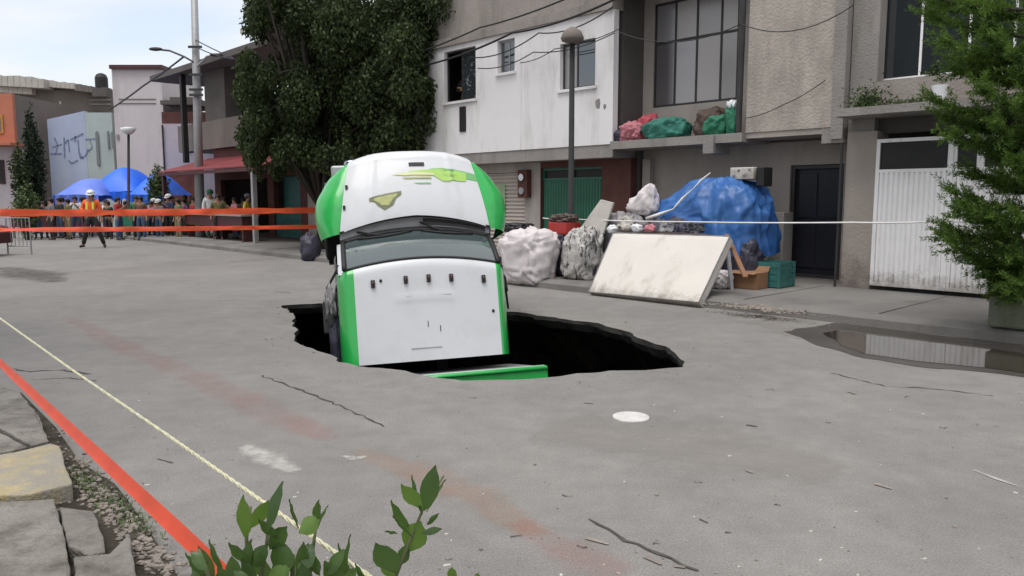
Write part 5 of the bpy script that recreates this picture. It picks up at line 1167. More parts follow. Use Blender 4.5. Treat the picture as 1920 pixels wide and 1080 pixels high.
# ------------------------------------------------------------------ poles, lamps and wires
up = P(376, 447, 29.5); up.z = 0
pole = wthing('utility_pole', 'tall tapering concrete utility pole at the far kerb carrying two lamp arms', 'pole', up)
mb = MB(); tp_ = P(364, -30, 29.5); mb.tube([up, up.lerp(tp_, .5), tp_ + Vector((0, 0, .4))], [.19, .15, .115], 14); mb.build('shaft', 'galv', pole, smooth=True)
def arm(pts, r_=.035): m_ = MB(); m_.tube([P(x, y, 29.4) for x, y in pts], r_, 6); return m_
am = arm([(366, 118), (345, 106), (318, 95), (300, 93)], .04).build('lamp_arm', 'dark_metal', pole)
mb = MB(); q = P(292, 92, 29.4); mb.ell(q, (.26, .12, .07), 14, 8); sub('lamp_head', mb, 'dark_metal', am, pole)
am = arm([(370, 124), (388, 106), (400, 102)], .04).build('lamp_arm', 'steel', pole)
mb = MB(); q = P(405, 103, 29.4); mb.ell(q, (.24, .12, .06), 14, 8); sub('lamp_head', mb, 'dark_metal', am, pole)
for y, x in ((88, 366), (140, 367), (168, 368), (178, 368)):
    mb = MB(); q = P(x, y, 29.3); mb.box(q.x - .25, q.x + .25, q.y - .05, q.y + .02, q.z - .04, q.z + .04); mb.build('bracket', 'dark_metal', pole)
def lamp(name, label, px, pyb, pyt, d, wid):
    p = P(px, pyb, d); p.z = 0.0 if d > 25 else .15; tz = P(px, pyt, d); dxx = tz.x
    r = wthing(name, label, 'street lamp', p); mb = MB(); topv = Vector((dxx, d, tz.z)); mb.tube([p, p.lerp(topv, .03), p.lerp(topv, .035), topv], [wid * 1.8, wid * 1.8, wid, wid * .8], 10); mb.build('post', 'rubber', r, smooth=True)
    return r, topv
l1, q = lamp('street_lamp', 'thin black street lamp with a white head in front of the blue tents', 241, 440, 252, 31.0, .06)
mb = MB(); mb.tube([q, q + Vector((0, 0, .10)), q + Vector((0, 0, .24)), q + Vector((0, 0, .28))], [.10, .22, .30, .12], 16); mb.build('lamp_head', 'white_plastic', l1, smooth=True)
lp = W(1070, 435, -1.6); l2p = F(lp[0], -1.6, .15)
l2 = wthing('street_lamp', 'slim dark street lamp with a flat disc head in front of the white house', 'street lamp', l2p)
tq = R(1073, 82, l2p.y); tq.x = R(1073, 82, l2p.y).x
mb = MB(); mb.tube([l2p, l2p.lerp(tq, .04), l2p.lerp(tq, .045), tq], [.085, .08, .06, .05], 10); mb.build('post', 'rubber', l2, smooth=True)
mb = MB(); mb.tube([tq, tq + Vector((0, 0, .05)), tq + Vector((0, 0, .10)), tq + Vector((0, 0, .22)), tq + Vector((0, 0, .30))], [.05, .20, .22, .17, .05], 20); mb.build('lamp_head', 'graybrown', l2, smooth=True)
def wire(label, pts, r_=.012, m='wire', cat='wire', name='wire', sag=0.0, n=14):
    mb = MB(); P_ = []
    for a, b in zip(pts, pts[1:]):
        for k in range(n): t = k / n; P_.append(a.lerp(b, t) + Vector((0, 0, -sag * 4 * t * (1 - t))))
    P_.append(pts[-1]); mb.tube(P_, r_, 5); return wmesh(name, mb, m, label, cat, P_[0])
def Fp(px, py, v): a = W(px, py, v); return F(a[0], v, a[1])
wire('uppermost cable crossing the brown band of the white house', [Fp(740, 112, -.5), Fp(900, 52, -.5), Fp(1075, -8, -.5)], .02, sag=.05)
wire('thick cable with bunched coils running just above the white wall', [Fp(770, 128, -.45), Fp(960, 62, -.45), Fp(1160, -5, -.45)], .026, sag=.10)
wire('cable sagging over the middle white house window', [Fp(880, 108, -.35), Fp(1010, 62, -.35), Fp(1150, 12, -.35)], .014, sag=.16)
wire('thin low cable crossing the white wall between the windows', [Fp(896, 128, -.2), Fp(1000, 98, -.2), Fp(1152, 62, -.2)], .012, sag=.12)
wire('loose cable hanging below the others on the white wall', [Fp(975, 118, -.2), Fp(1040, 92, -.2), Fp(1160, 55, -.2)], .010, sag=.06)
wire('segmented wire slanting from the utility pole down across the pale tower', [P(345, 106, 29.4), P(270, 160, 33), P(205, 206, 37)], .035, sag=.03)
wire('wire leaving the utility pole towards the big tree', [P(367, 75, 29.4), P(440, 110, 24)], .02, sag=.02)
wire('second wire from the utility pole to the big tree', [P(368, 88, 29.4), P(450, 112, 24)], .02, sag=.08)
wire('thin wire slanting across the rough plaster wall', [Fp(1398, 222, -.05), Fp(1470, 196, -.05), Fp(1548, 150, -.05)], .008, sag=.03)
wire('cable hanging across the gridded window to the corner column', [Fp(1160, 60, -.25), Fp(1390, 45, -.2), Fp(1600, 10, -.2)], .009, sag=.25)

# ------------------------------------------------------------------ barrier tapes and cords
def tape_strip(name, label, pts, h, m, twist=(0, 0), n=60, cat='barrier tape', wav=.2, fold_=0.0):
    if len(pts) > 2:      # round the corners
        e = [pts[0] * 2 - pts[1]] + list(pts) + [pts[-1] * 2 - pts[-2]]; P_ = []
        for k in range(1, len(e) - 2):
            for q in range(12):
                t = q / 12; a, b, c, d = e[k - 1:k + 3]; P_.append(.5 * ((2 * b) + (c - a) * t + (2 * a - 5 * b + 4 * c - d) * t * t + (3 * b - 3 * c + d - a) * t ** 3))
        pts = P_ + [e[-2]]
    mb = MB(); vs = []
    for i in range(n + 1):
        t = i / n * (len(pts) - 1); k = min(int(t), len(pts) - 2); f = t - k; p = pts[k].lerp(pts[k + 1], f)
        d = (pts[k + 1] - pts[k]).normalized(); a = twist[0] + (twist[1] - twist[0]) * i / n + wav * noise.noise(Vector((i * .11, len(pts), h * 30)))
        side = d.cross(Vector((0, 0, 1))).normalized(); upv = side.cross(d); dirv = upv * math.cos(a) + side * math.sin(a)
        for s_ in (-1, -.3, .3, 1): vs.append(p + dirv * h / 2 * s_ + side * .10 * h * (1 - s_ * s_) + ((side * .55 + upv * .25) * h * fold_ if s_ == -1 else Vector()))
    mb.add(vs, [(i * 4 + k, i * 4 + k + 1, (i + 1) * 4 + k + 1, (i + 1) * 4 + k) for i in range(n) for k in range(3)])
    return wmesh(name, mb, m, label, cat, pts[0], smooth=True)
ta = tp + Vector((-.2, 0, 0))
tape_strip('barrier_tape', 'upper orange tape strung across the street in front of the crowd', [P(-120, 398, 15), P(150, 399, 17), P(380, 397, 19), P(600, 394, TD - .1)], .16, 'tape_far', wav=1.4, n=120)
tape_strip('barrier_tape', 'lower orange tape strung across the street in front of the crowd', [P(-120, 431, 15), P(190, 430, 17), P(400, 428, 19), P(600, 425, TD - .1)], .115, 'tape_far', wav=1.6, n=120)
nt0, nt1 = R(432, 1084, 1.55), R(-5, 674, 4.3)
far_ = nt1 + (nt1 - nt0) * .35
near_ = nt0 + (nt0 - nt1) * .10

tape_strip('barrier_tape', 'near orange tape slanting down over the broken kerb at the lower left', [far_, nt1, nt0, near_], .034, 'tape', twist=(-.35, -.60), n=160, wav=.35, fold_=.5)
rp = [R(-60, 565, 5.2), R(0, 597, 4.6), R(130, 690, 3.4), R(320, 820, 2.4), R(470, 925, 1.9), R(690, 1079, 1.45), R(760, 1130, 1.35)]
mb = MB(); P_ = []
for a, b in zip(rp, rp[1:]): P_ += [a.lerp(b, k / 40) for k in range(40)]
for ph in (0, 2.1, 4.2): mb.tube([p + Vector((math.cos(i * .75 + ph), 0, math.sin(i * .75 + ph))) * .0028 for i, p in enumerate(P_)], .0033, 5)
wmesh('rope', mb, 'rope', 'pale yellow twisted rope slanting above the orange tape over the road', 'rope', rp[0], smooth=True)
cr_ = [Fp(1018, 409, -1.6), Fp(1075, 411, -1.6), Fp(1300, 416, -2.0), Fp(1600, 417, -2.3), Fp(1775, 415, -2.5), Fp(1960, 413, -2.9)]
wire('thin white cord stretched from the slim street lamp past the blue tarp to the conifer', cr_, .011, 'white_rope', 'cord', 'cord', sag=.01)
mb = MB(); q = P(52, 470, 22); q.z = 0
bf = wthing('crowd_barrier', 'grey tubular metal crowd barrier at the far left of the street', 'barrier', q)
b0x, b1x = P(12, 430, 22).x, P(56, 430, 22).x
mb.tube([(b0x, 22, .02), (b0x, 22, 1.05), (b1x, 22, 1.05), (b1x, 22, .02)], .022, 6); mb.tube([(b0x, 22, .25), (b1x, 22, .25)], .018, 6); mb.build('frame', 'galv', bf)
for k in range(1, 6): x = b0x + (b1x - b0x) * k / 6; mb = MB(); mb.tube([(x, 22, .25), (x, 22, 1.05)], .010, 5); mb.build('bar', 'galv', bf)
bgp = G(582, 489); mb = MB(); mb.ell((bgp.x, bgp.y, .30), (.24, .24, .36), 24, 16, .8, .3, 2, 77, .005); wmesh('rubbish_bag', mb, 'navy_bag', 'dark rubbish bag on the road left of the truck mudguard', 'bag', bgp, smooth=True)
# car at the left edge, mostly outside the frame
cq = P(-70, 470, 20.5); cq.z = 0; x1 = P(21, 430, 20.5).x - 1.0; car = wthing('parked_car', 'dark red parked car cut off by the left edge of the photo', 'car', Vector((x1 - 2.0, 20.5, 0)))
mb = MB(); n_ = 12
prof = [(0, .35), (0, .62), (.12, .82), (.55, .90), (1.05, 1.32), (1.3, 1.40), (2.5, 1.40), (3.2, .95), (4.0, .86), (4.15, .6), (4.15, .35)]
vs = []; 
for (x, z) in prof:
    inset = .0 if z < .95 else (z - .9) * .45
    vs += [(x1 - x, 20.5 + inset, z), (x1 - x, 22.1 - inset, z)]
mb.add(vs, [(2 * i, 2 * i + 1, 2 * i + 3, 2 * i + 2) for i in range(len(prof) - 1)] + [tuple(2 * i for i in range(len(prof))), tuple(2 * i + 1 for i in reversed(range(len(prof))))]); mb.build('body', 'maroon', car, bevel=.03)
mb = MB(); mb.add([(x1 - .62, 20.50, .93), (x1 - 1.0, 20.67, 1.27), (x1 - 2.45, 20.70, 1.33), (x1 - 3.0, 20.51, .95)], [(0, 1, 2, 3)]); mb.build('side_window', 'glass', car)
for x in (.75, 3.35):
    mb = MB(); mb.tube([(x1 - x, 20.44, .32), (x1 - x, 20.68, .32)], .32, 20); wh_ = mb.build('wheel', 'rubber', car, bevel=.03); mb = MB(); mb.tube([(x1 - x, 20.42, .32), (x1 - x, 20.46, .32)], .18, 16); sub('rim', mb, 'steel', wh_, car)
mb = MB(); mb.box(x1 - .02, x1 + .012, 20.62, 20.85, .62, .76); mb.build('tail_light', 'red_plastic', car)

# ------------------------------------------------------------------ people
def skin_mesh(name, verts, edges, radii, root=0, sub_=1):
    me = bpy.data.meshes.new(name + '_cage'); me.from_pydata(verts, edges, []); o = bpy.data.objects.new('tmp', me); COL.objects.link(o)
    md = o.modifiers.new('skin', 'SKIN'); md.use_smooth_shade = True; md.branch_smoothing = .4
    for i, r_ in enumerate(radii):
        me.skin_vertices[0].data[i].radius = (r_, r_) if not hasattr(r_, '__len__') else r_
    me.skin_vertices[0].data[root].use_root = True
    ss = o.modifiers.new('sub', 'SUBSURF'); ss.levels = sub_; ss.render_levels = sub_
    dg = bpy.context.evaluated_depsgraph_get(); dg.update(); out = bpy.data.meshes.new_from_object(o.evaluated_get(dg)); out.name = name; out.shade_smooth()
    out.materials.clear(); out.materials.append(M['skin']); bpy.data.objects.remove(o); bpy.data.meshes.remove(me); return out
# joints: facing -Y, right-handed, standing 1.70 m
def pose(kind):
    J = dict(pel=(0, 0, .94), wst=(0, -.01, 1.06), che=(0, 0, 1.27), nek=(0, .01, 1.44), hea=(0, -.01, 1.53), top=(0, -.01, 1.64), nose=(0, -.085, 1.545))
    for sx, n in ((-1, 'l'), (1, 'r')):
        J['sh' + n] = (sx * .17, .01, 1.39); J['hp' + n] = (sx * .095, 0, .90); J['kn' + n] = (sx * .105, -.01, .50); J['an' + n] = (sx * .11, .02, .09); J['to' + n] = (sx * .125, -.14, .035)
        J['el' + n] = (sx * .23, .03, 1.12); J['wr' + n] = (sx * .25, -.05, .88); J['ha' + n] = (sx * .25, -.08, .80)
    if kind == 'hip': J['elr'] = (.34, .06, 1.16); J['wrr'] = (.20, -.04, 1.00); J['har'] = (.14, -.08, .98)
    if kind == 'phone':
        for sx, n in ((-1, 'l'), (1, 'r')): J['el' + n] = (sx * .22, -.06, 1.13); J['wr' + n] = (sx * .09, -.26, 1.27); J['ha' + n] = (sx * .05, -.30, 1.33)
    if kind == 'fold':
        for sx, n in ((-1, 'l'), (1, 'r')): J['el' + n] = (sx * .23, -.06, 1.12); J['wr' + n] = (sx * -.04, -.20, 1.15 + sx * .03); J['ha' + n] = (sx * -.12, -.17, 1.17 + sx * .03)
    if kind == 'stride':
        J['knl'] = (-.16, -.10, .50); J['anl'] = (-.27, -.02, .10); J['tol'] = (-.36, -.10, .035); J['knr'] = (.17, -.04, .50); J['anr'] = (.27, .08, .10); J['tor'] = (.32, -.08, .035)
        J['ell'] = (-.26, .02, 1.14); J['wrl'] = (-.22, -.18, 1.06); J['hal'] = (-.16, -.24, 1.08); J['pel'] = (0, 0, .91)
    return J
def body_meshes(kind):
    J = pose(kind); V = lambda ks: [J[k] for k in ks]
    ks = ['pel', 'wst', 'che', 'nek', 'hea', 'top', 'shl', 'ell', 'wrl', 'hal', 'shr', 'elr', 'wrr', 'har', 'hpl', 'knl', 'anl', 'tol', 'hpr', 'knr', 'anr', 'tor', 'nose']
    E_ = [(0, 1), (1, 2), (2, 3), (3, 4), (4, 5), (2, 6), (6, 7), (7, 8), (8, 9), (2, 10), (10, 11), (11, 12), (12, 13), (0, 14), (14, 15), (15, 16), (16, 17), (0, 18), (18, 19), (19, 20), (20, 21), (4, 22)]
    rd = [.12, .11, .13, .052, .085, .07, .055, .042, .030, .035, .055, .042, .030, .035, .085, .055, .038, .035, .085, .055, .038, .035, .014]
    vs = V(ks); 
    for n, b in (('l', 9), ('r', 13)):       # fingers and thumb
        h = Vector(J['ha' + n]); w_ = Vector(J['wr' + n]); d = (h - w_).normalized(); s_ = d.cross(Vector((0, 1, .2))).normalized()
        for q in (-1.5, -.5, .5, 1.5):
            vs.append(tuple(h + s_ * q * .013 + d * (.075 - abs(q) * .008))); E_.append((b, len(vs) - 1)); rd.append(.008)
        vs.append(tuple(h + s_ * .045 + d * .01)); E_.append((b, len(vs) - 1)); rd.append(.009)
    out = {'body': skin_mesh('body_' + kind, vs, E_, rd)}
    ks = ['che', 'wst', 'pel', 'nek', 'shl', 'ell', 'shr', 'elr']; vs = V(ks); vs[3] = (0, .01, 1.40)
    l1 = Vector(J['ell']).lerp(Vector(J['wrl']), .75); l2 = Vector(J['elr']).lerp(Vector(J['wrr']), .75); vs += [tuple(l1), tuple(l2)]
    out['shirt'] = skin_mesh('shirt_' + kind, vs, [(0, 1), (1, 2), (0, 3), (0, 4), (4, 5), (0, 6), (6, 7), (5, 8), (7, 9)], [(.185, .135), (.165, .135), (.165, .14), .075, .08, .062, .08, .062, .050, .050])
    ks = ['pel', 'hpl', 'knl', 'anl', 'hpr', 'knr', 'anr']; vs = V(ks); vs.append((0, -.005, 1.02))
    out['trousers'] = skin_mesh('trousers_' + kind, vs, [(0, 1), (1, 2), (2, 3), (0, 4), (4, 5), (5, 6), (0, 7)], [.135, .105, .078, .062, .105, .078, .062, .13])
    for n in 'lr':
        out['shoe' + n] = skin_mesh('shoe_' + kind + n, [J['an' + n], tuple(Vector(J['an' + n]) + Vector((0, .05, -.05))), J['to' + n]], [(0, 1), (0, 2)], [.05, .035, .038])
    mb = MB(); mb.ell((0, .012, 1.60), (.093, .105, .09), 16, 10); mb.ell((0, .05, 1.55), (.085, .07, .09), 14, 8); out['hair'] = mb
    mb = MB(); mb.ell((0, .005, 1.625), (.115, .135, .095), 18, 10, zmin=1.60); mb.tube([(0, -.05, 1.600), (0, -.055, 1.610)], [.118, .116], 20); out['hat'] = mb
    mb = MB()
    for sx in (-1, 1): mb.ell((sx * .033, -.083, 1.565), (.012, .007, .008), 6, 4)
    out['eyes'] = mb; return out
POSES = {}
SHARED = {}
def person(label, px, pyf, d, kind, shirt, trousers, hat=None, yaw=0.0, h=1.70, skirt=None, group='people gathered behind the barrier tapes', pos=None):
    if kind not in POSES: POSES[kind] = body_meshes(kind)
    pm = POSES[kind]
    p = pos if pos is not None else G(px, pyf)
    if d and pos is None: q = P(px, 400, d); p = Vector((q.x, d, 0))
    o = bpy.data.objects.new('person', None); COL.objects.link(o); o.location = p; o.rotation_euler = (0, 0, yaw); k = h / 1.70; o.scale = (k, k, k); tag(o, label, 'person', group)
    def child(n, key, m):
        me = pm[key]
        if isinstance(me, MB):
            t_ = me.build(n, 'hair', None, smooth=True); pm[key] = t_.data; COL.objects.unlink(t_); bpy.data.objects.remove(t_); me = pm[key]
        c = bpy.data.objects.new(n, me); COL.objects.link(c); c.parent = o; c.material_slots[0].link = 'OBJECT'; c.material_slots[0].material = M[m] if isinstance(m, str) else m; return c
    child('body', 'body', 'skin'); child('shirt', 'shirt', shirt); child('trousers', 'trousers', trousers); child('shoe', 'shoel', 'black'); child('shoe', 'shoer', 'black'); child('eyes', 'eyes', 'black')
    child('hair', 'hair', 'hair')
    if hat: child('hat' if hat != 'white_plastic' else 'helmet', 'hat', hat)
    return o
cm = {n: mat(n + '_cotton', c, .85, .15, 8) for n, c in dict(white=(.55, .55, .56), black=(.02, .02, .022), navy=(.02, .03, .08), red=(.35, .03, .03), green=(.03, .14, .06), grey=(.14, .14, .15), olive=(.10, .10, .04), blue=(.05, .12, .35), denim=(.05, .08, .14), khaki=(.22, .17, .10), pink=(.50, .20, .24), purple=(.12, .04, .14), yellow=(.5, .38, .06), brown=(.09, .05, .03), orange=(.80, .12, .03)).items()}
wk = person('worker in a white helmet and orange safety vest walking with legs apart', 176, 466, 0, 'stride', cm['orange'], cm['black'], 'white_plastic', .25, 1.86, group=None, pos=G(176, 465))
mb = MB()
for sx in (-1, 1): mb.grid(lambda s, t: Vector((sx * (.055 + .055 * s), -.150 - .012 * math.sin(s * 3.1), 1.02 + .34 * t)), 3, 6)
mb.grid(lambda s, t: Vector((-.172 + .344 * s, -.155 + .09 * (2 * s - 1) ** 4, 1.06 + .05 * t)), 10, 2)
o = mb.build('reflective_stripe', mat('hi_vis', (.65, .80, .08), .4, .05, 4), wk)
crowd = [(70, 30.5, 'hip', 'navy', 'denim', None, 'person in a navy shirt and jeans with one hand on the hip at the left'),
 (92, 29.8, 'stand', 'grey', 'black', None, 'person in a grey shirt standing near the dark red market table'),
 (108, 31, 'fold', 'black', 'denim', None, 'person in black with folded arms left of the worker'),
 (126, 30.2, 'stand', 'olive', 'khaki', None, 'person in an olive shirt and khaki trousers left of the worker'),
 (140, 30.8, 'phone', 'white', 'denim', None, 'person in white filming with a phone just left of the worker'),
 (206, 30.4, 'stand', 'black', 'black', None, 'person all in black just right of the worker'),
 (222, 29.6, 'phone', 'red', 'denim', None, 'person in red holding up a phone left of the street lamp'),
 (254, 30.0, 'hip', 'green', 'black', None, 'person in green with a hand on the hip right of the street lamp'),
 (268, 29.5, 'stand', 'brown', 'denim', None, 'person in a brown jacket and jeans before the right blue tent'),
 (281, 30.5, 'fold', 'pink', 'navy', None, 'person in a pink top with folded arms before the right blue tent'),
 (300, 29.8, 'stand', 'grey', 'denim', 'white', 'person in grey with a white cap beside the green bush'),
 (314, 30.4, 'phone', 'navy', 'black', 'white', 'person in navy with a white cap holding a phone by the green bush'),
 (330, 29.5, 'stand', 'green', 'khaki', None, 'person in a green shirt and khaki trousers left of the utility pole'),
 (345, 30.4, 'hip', 'purple', 'black', None, 'person in a purple top left of the utility pole'),
 (360, 29.9, 'stand', 'red', 'black', None, 'person in a red shirt and black trousers just left of the utility pole'),
 (399, 28.6, 'stand', 'white', 'green', 'green', 'person in white with a green cap just right of the utility pole'),
 (424, 28.2, 'fold', 'black', 'brown', None, 'person in black and brown under the red awning'),
 (440, 27.6, 'phone', 'pink', 'denim', None, 'person in pink holding up a phone under the red awning'),
 (466, 27.0, 'stand', 'yellow', 'navy', 'grey', 'person in yellow with a grey cap standing by the maroon counter')]
crowd += [(82, 31.8, 'stand', 'khaki', 'black', None, 'person in a khaki shirt half hidden at the left end of the crowd'), (116, 32.0, 'hip', 'blue', 'black', None, 'person in a blue shirt behind the olive shirted one'),
 (152, 31.9, 'stand', 'yellow', 'denim', 'black', 'person in yellow with a black cap behind the worker'), (198, 31.6, 'fold', 'white', 'navy', None, 'person in a white shirt and navy trousers behind the one all in black'),
 (232, 31.4, 'stand', 'navy', 'khaki', None, 'person in navy and khaki right beside the black street lamp'), (261, 31.7, 'phone', 'grey', 'black', None, 'person in grey filming from the second row before the right tent'),
 (288, 31.6, 'stand', 'red', 'navy', 'white', 'person in red with a white cap in the second row by the bush'), (322, 31.8, 'hip', 'black', 'khaki', None, 'person in black and khaki in the second row left of the pole'),
 (352, 31.4, 'fold', 'green', 'denim', None, 'person in green and jeans in the second row behind the purple top'), (408, 27.4, 'hip', 'olive', 'black', None, 'person in olive with hand on hip under the left end of the red awning'),
 (452, 29.0, 'stand', 'grey', 'grey', None, 'person dressed all in grey behind the maroon counter')]
rnd = random.Random(9)
for px, d, k, a, b, hat, lab in crowd:
    o = person(lab, px + rnd.uniform(-5, 5), 450, d, k, cm[a], cm[b], cm[hat] if hat else None, rnd.uniform(-1.3, 1.1) - math.atan((px - 960) / FPX) * .5 + .3, rnd.uniform(1.48, 1.80))
    u_, v_, _z = UV(o.location)
    if v_ > -2.7 and px > 385: o.location.z = .15
# figure at the open window of the white house
pw = W(862, 150, .35)
o = person('person in black leaning at the leftmost open window of the white house', 0, 0, 0, 'fold', cm['black'], cm['black'], None, FROT + .1, 1.66, group=None, pos=F(pw[0], .55, 5.05 - 1.66 - .12))
mb = MB().box(w1[0] - .3, w1[1] + .3, .3, 1.3, 5.05 - 1.66 - .24, 5.05 - 1.66 - .125); mb.build('inner_floor', 'interior', wh)

# ------------------------------------------------------------------ near sidewalk at the lower left
mb = MB(); poly = [G(*p, .06) for p in ((-260, 640), (40, 735), (105, 800), (150, 865), (215, 905), (262, 965), (335, 1080), (420, 1200))]; poly += [Vector((-1.0, 0.6, .06)), Vector((-9, .6, .06))]
mb.prism([(p.x, p.y) for p in poly], -.05, .055); struct('near_sidewalk_bed', mb, 'dirt')
def slab(pxs, z0, z1, m, label=None, name='paving_slab', parent=None, jit=.006):
    P_ = []
    for i, p in enumerate(pxs):
        a, b = G(*p, z1), G(*pxs[(i + 1) % len(pxs)], z1); k = max(1, int((b - a).length / .07))
        for t in range(k):
            q = a.lerp(b, t / k); n_ = noise.noise_vector(q * 9) * jit * 2.2; P_.append((q.x + n_.x, q.y + n_.y))
    mb = MB(); mb.prism(P_, z0, z1); o = mb.build(name, m, None, bevel=.008); 
    for v in o.data.vertices:
        if v.co.z > z1 - .001: v.co.z += .012 * noise.noise(v.co * 4)
    o.parent = ns
    if label: o['label'] = label
    return o
ns = bpy.data.objects.new('near_sidewalk', None); COL.objects.link(ns); ns['kind'] = 'structure'
slab([(-260, 640), (35, 735), (70, 775), (92, 828), (60, 836), (0, 800), (-200, 730)], .0, .13, 'slab')
slab([(-220, 742), (-4, 806), (52, 838), (-10, 850), (-260, 800)], .0, .12, 'slab')
slab([(-40, 858), (55, 842), (96, 832), (112, 836), (137, 908), (60, 925), (-60, 932)], .0, .14, 'yellow_slab', 'yellow painted kerb slab')
slab([(-80, 945), (103, 936), (122, 1010), (136, 1130), (-200, 1130)], .0, .135, 'slab')
slab([(112, 950), (178, 955), (200, 1030), (170, 1040), (126, 1022)], .0, .12, 'slab')
slab([(136, 1045), (205, 1035), (240, 1000), (262, 1100), (300, 1200), (145, 1200)], .0, .125, 'slab')
rb = MB(); rn = random.Random(3)
for i in range(420):
    a = rn.random(); q = G(125 + 190 * a + rn.gauss(0, 18), 860 + 215 * a + rn.gauss(0, 14), .055); r_ = rn.uniform(.005, .02); rb.ell((q.x, q.y, .055 + r_ * .3), (r_, r_ * .8, r_ * .6), 5, 4, amp=.5, seed=i)
for i in range(140):
    q = G(rn.uniform(0, 130), rn.choice((835, 935, 800)) + rn.gauss(0, 8), .13); r_ = rn.uniform(.004, .012); rb.ell((q.x, q.y, .06 + r_), (r_, r_ * .8, r_ * .6), 5, 4, amp=.5, seed=i)
c = G(200, 950, .055); o = wmesh('kerb_debris', rb, 'rubble', 'crumbled concrete and grit in the broken gutter at the lower left', 'debris', c); o['kind'] = 'stuff'
c = G(170, 890, .06); mb = MB(); rn = random.Random(6)
for i in range(700):
    a = rn.random(); q = G(130 + 150 * a + rn.gauss(0, 14), 880 + 120 * a + rn.gauss(0, 10), .06); d = Vector((rn.uniform(-1, 1), rn.uniform(-1, 1), rn.uniform(.1, 1.2))).normalized(); e = d.cross(Vector((0, 0, 1))).normalized() * .004; L_ = rn.uniform(.015, .04); mb.add([q - e, q + d * L_, q + e], [(0, 1, 2)])
o = wmesh('gutter_weeds', mb, 'weed', 'sparse low weeds growing in the broken gutter at the lower left', 'weeds', c); o['kind'] = 'stuff'

# ------------------------------------------------------------------ leafy shrub right under the camera
base_p = Vector((-.62, 1.42, 0)); sr = wthing('leafy_shrub', 'leafy green shrub sprouting into view at the bottom of the photo', 'shrub', base_p)
D_ = 1.42
def S_(px, py, dd=0): return R(px, py, D_ + dd)
stems = [[(470, 1240), (466, 1080), (462, 1010), (470, 950)], [(470, 1240), (490, 1080), (500, 1020), (502, 990)], [(560, 1240), (580, 1080), (588, 1020), (592, 990)], [(560, 1240), (548, 1080), (550, 1040)],
         [(745, 1240), (742, 1080), (770, 1010), (795, 950), (832, 892)], [(745, 1240), (730, 1100), (728, 1050)], [(640, 1240), (645, 1110), (648, 1080)], [(400, 1240), (395, 1090), (372, 1030)], [(860, 1240), (850, 1110), (848, 1078)], [(900, 1240), (897, 1120), (893, 1080)]]
mb = MB(); base_j = base_p + Vector((0, 0, .35))
for s_ in stems:
    pts_ = [S_(p[0], p[1]) for p in s_]; k = pts_[0]; pts_ = [base_p, base_p.lerp(Vector((k.x, k.y, k.z)), .5) + Vector((0, 0, .08))] + pts_; mb.tube(pts_, [.012, .009] + [.006, .0045, .0035, .0028, .002][:len(pts_) - 2], 6)
mb.build('stem', 'stem', sr, smooth=True)
def leaf_(a, b, wpx, m='shrub_leaf', roll=0.0, dd=0.0, cup=.25, fold=.12):
    A, B = S_(*a, dd), S_(*b, dd + random.uniform(-.03, .03)); d = B - A; L_ = d.length; d.normalize(); side = d.cross(Vector((0, 1, 0))).normalized(); side = (side * math.cos(roll) + Vector((0, 1, 0)) * math.sin(roll)).normalized(); nn = side.cross(d); wd = wpx / FPX * D_ / 2
    prof = [(0, .04), (.10, .30), (.25, .75), (.42, 1.0), (.60, .97), (.78, .66), (.92, .26), (1, .01)]; mb = MB(); vs = []
    for t, k in prof:
        c = A + d * L_ * t + nn * (-cup * L_ * .35 * math.sin(t * 2.6)); 
        for s_ in (-1, -.5, 0, .5, 1): vs.append(c + side * wd * k * s_ + nn * (abs(s_) * fold * wd * 1.6 * k) + nn * .0015 * math.sin(t * 22 + s_ * 3))
    n = len(prof); mb.add(vs, [(i * 5 + k, i * 5 + k + 1, (i + 1) * 5 + k + 1, (i + 1) * 5 + k) for i in range(n - 1) for k in range(4)])
    o = mb.build('leaf', m, sr, smooth=True); return o
LG, DG = 'shrub_leaf_light', 'shrub_leaf'
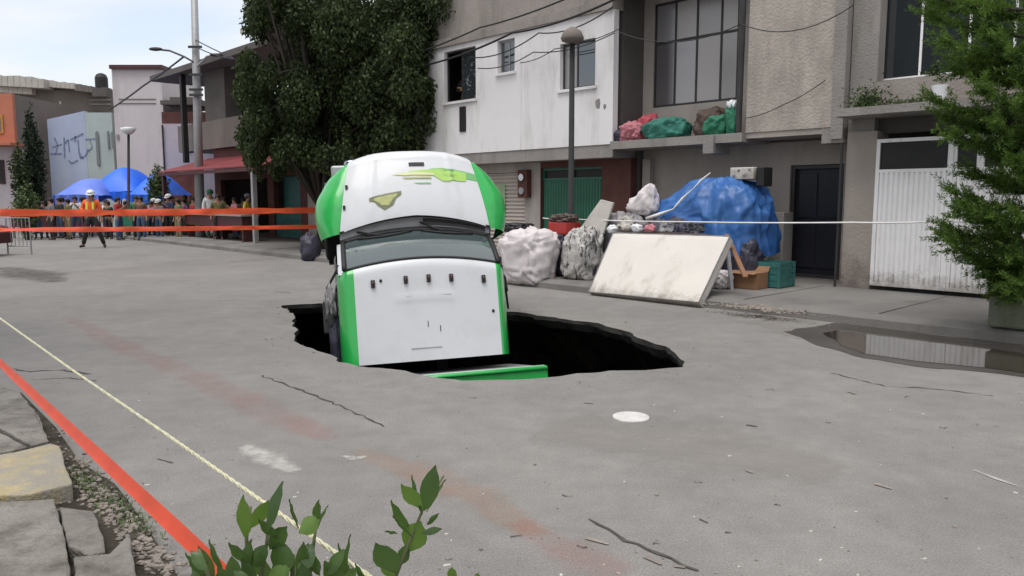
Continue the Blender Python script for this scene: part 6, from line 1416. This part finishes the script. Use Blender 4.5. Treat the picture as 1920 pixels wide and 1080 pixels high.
lv_ = [((462, 1012), (458, 925), 30, LG, .1), ((500, 1000), (534, 902), 28, DG, .5), ((470, 990), (505, 935), 30, LG, -.3), ((560, 990), (545, 935), 18, DG, .8), ((592, 985), (600, 935), 20, DG, .4), ((590, 1000), (618, 948), 12, DG, .9), ((560, 1000), (600, 970), 34, LG, .2), ((520, 1010), (486, 972), 26, DG, .3), ((505, 1030), (540, 985), 36, DG, .2),
 ((796, 958), (818, 870), 36, DG, .15), ((796, 955), (752, 905), 34, LG, .2), ((800, 960), (838, 900), 12, DG, 1.0), ((792, 965), (775, 890), 16, DG, .7), ((770, 1000), (735, 935), 26, DG, .5), ((772, 1005), (738, 965), 12, DG, .8), ((765, 1035), (790, 975), 52, LG, .1), ((790, 1000), (828, 992), 15, DG, .6), ((800, 985), (825, 962), 12, DG, .7), ((745, 1000), (722, 995), 12, DG, .6),
 ((745, 1075), (704, 1015), 50, DG, .05), ((742, 1085), (712, 1050), 26, LG, .2), ((750, 1060), (765, 1020), 26, DG, .3),
 ((470, 1060), (430, 1015), 30, DG, .3), ((470, 1065), (505, 1020), 34, DG, .4), ((540, 1080), (520, 1010), 52, DG, .2), ((560, 1070), (590, 1020), 40, DG, .5), ((600, 1080), (575, 1030), 36, DG, .4), ((610, 1080), (650, 1030), 30, DG, .7), ((650, 1085), (662, 1000), 14, DG, .8), ((420, 1080), (395, 1010), 26, DG, .6), ((385, 1085), (350, 1035), 24, DG, .5), ((395, 1100), (362, 1065), 28, DG, .2), ((480, 1095), (455, 1045), 30, DG, .3), ((640, 1100), (610, 1050), 44, DG, .3), ((690, 1100), (668, 1055), 20, DG, .6), ((848, 1090), (848, 1062), 20, LG, .2), ((893, 1095), (897, 1072), 16, LG, .2), ((500, 1100), (545, 1060), 40, LG, .3), ((580, 1110), (560, 1060), 40, DG, .1), ((440, 1110), (410, 1060), 36, DG, .3)]
for a, b, w_, m, ro in lv_: leaf_(a, b, w_, m, ro, random.uniform(-.05, .05))
rn = random.Random(12)
for i in range(46):      # lower leaves, mostly below the frame
    px = rn.uniform(340, 700); py = rn.uniform(1060, 1230); a = rn.uniform(-2.4, -.7); L_ = rn.uniform(45, 80)
    leaf_((px, py), (px + L_ * math.cos(a), py + L_ * math.sin(a)), rn.uniform(20, 36), DG, rn.uniform(-.6, .8), rn.uniform(-.12, .15))
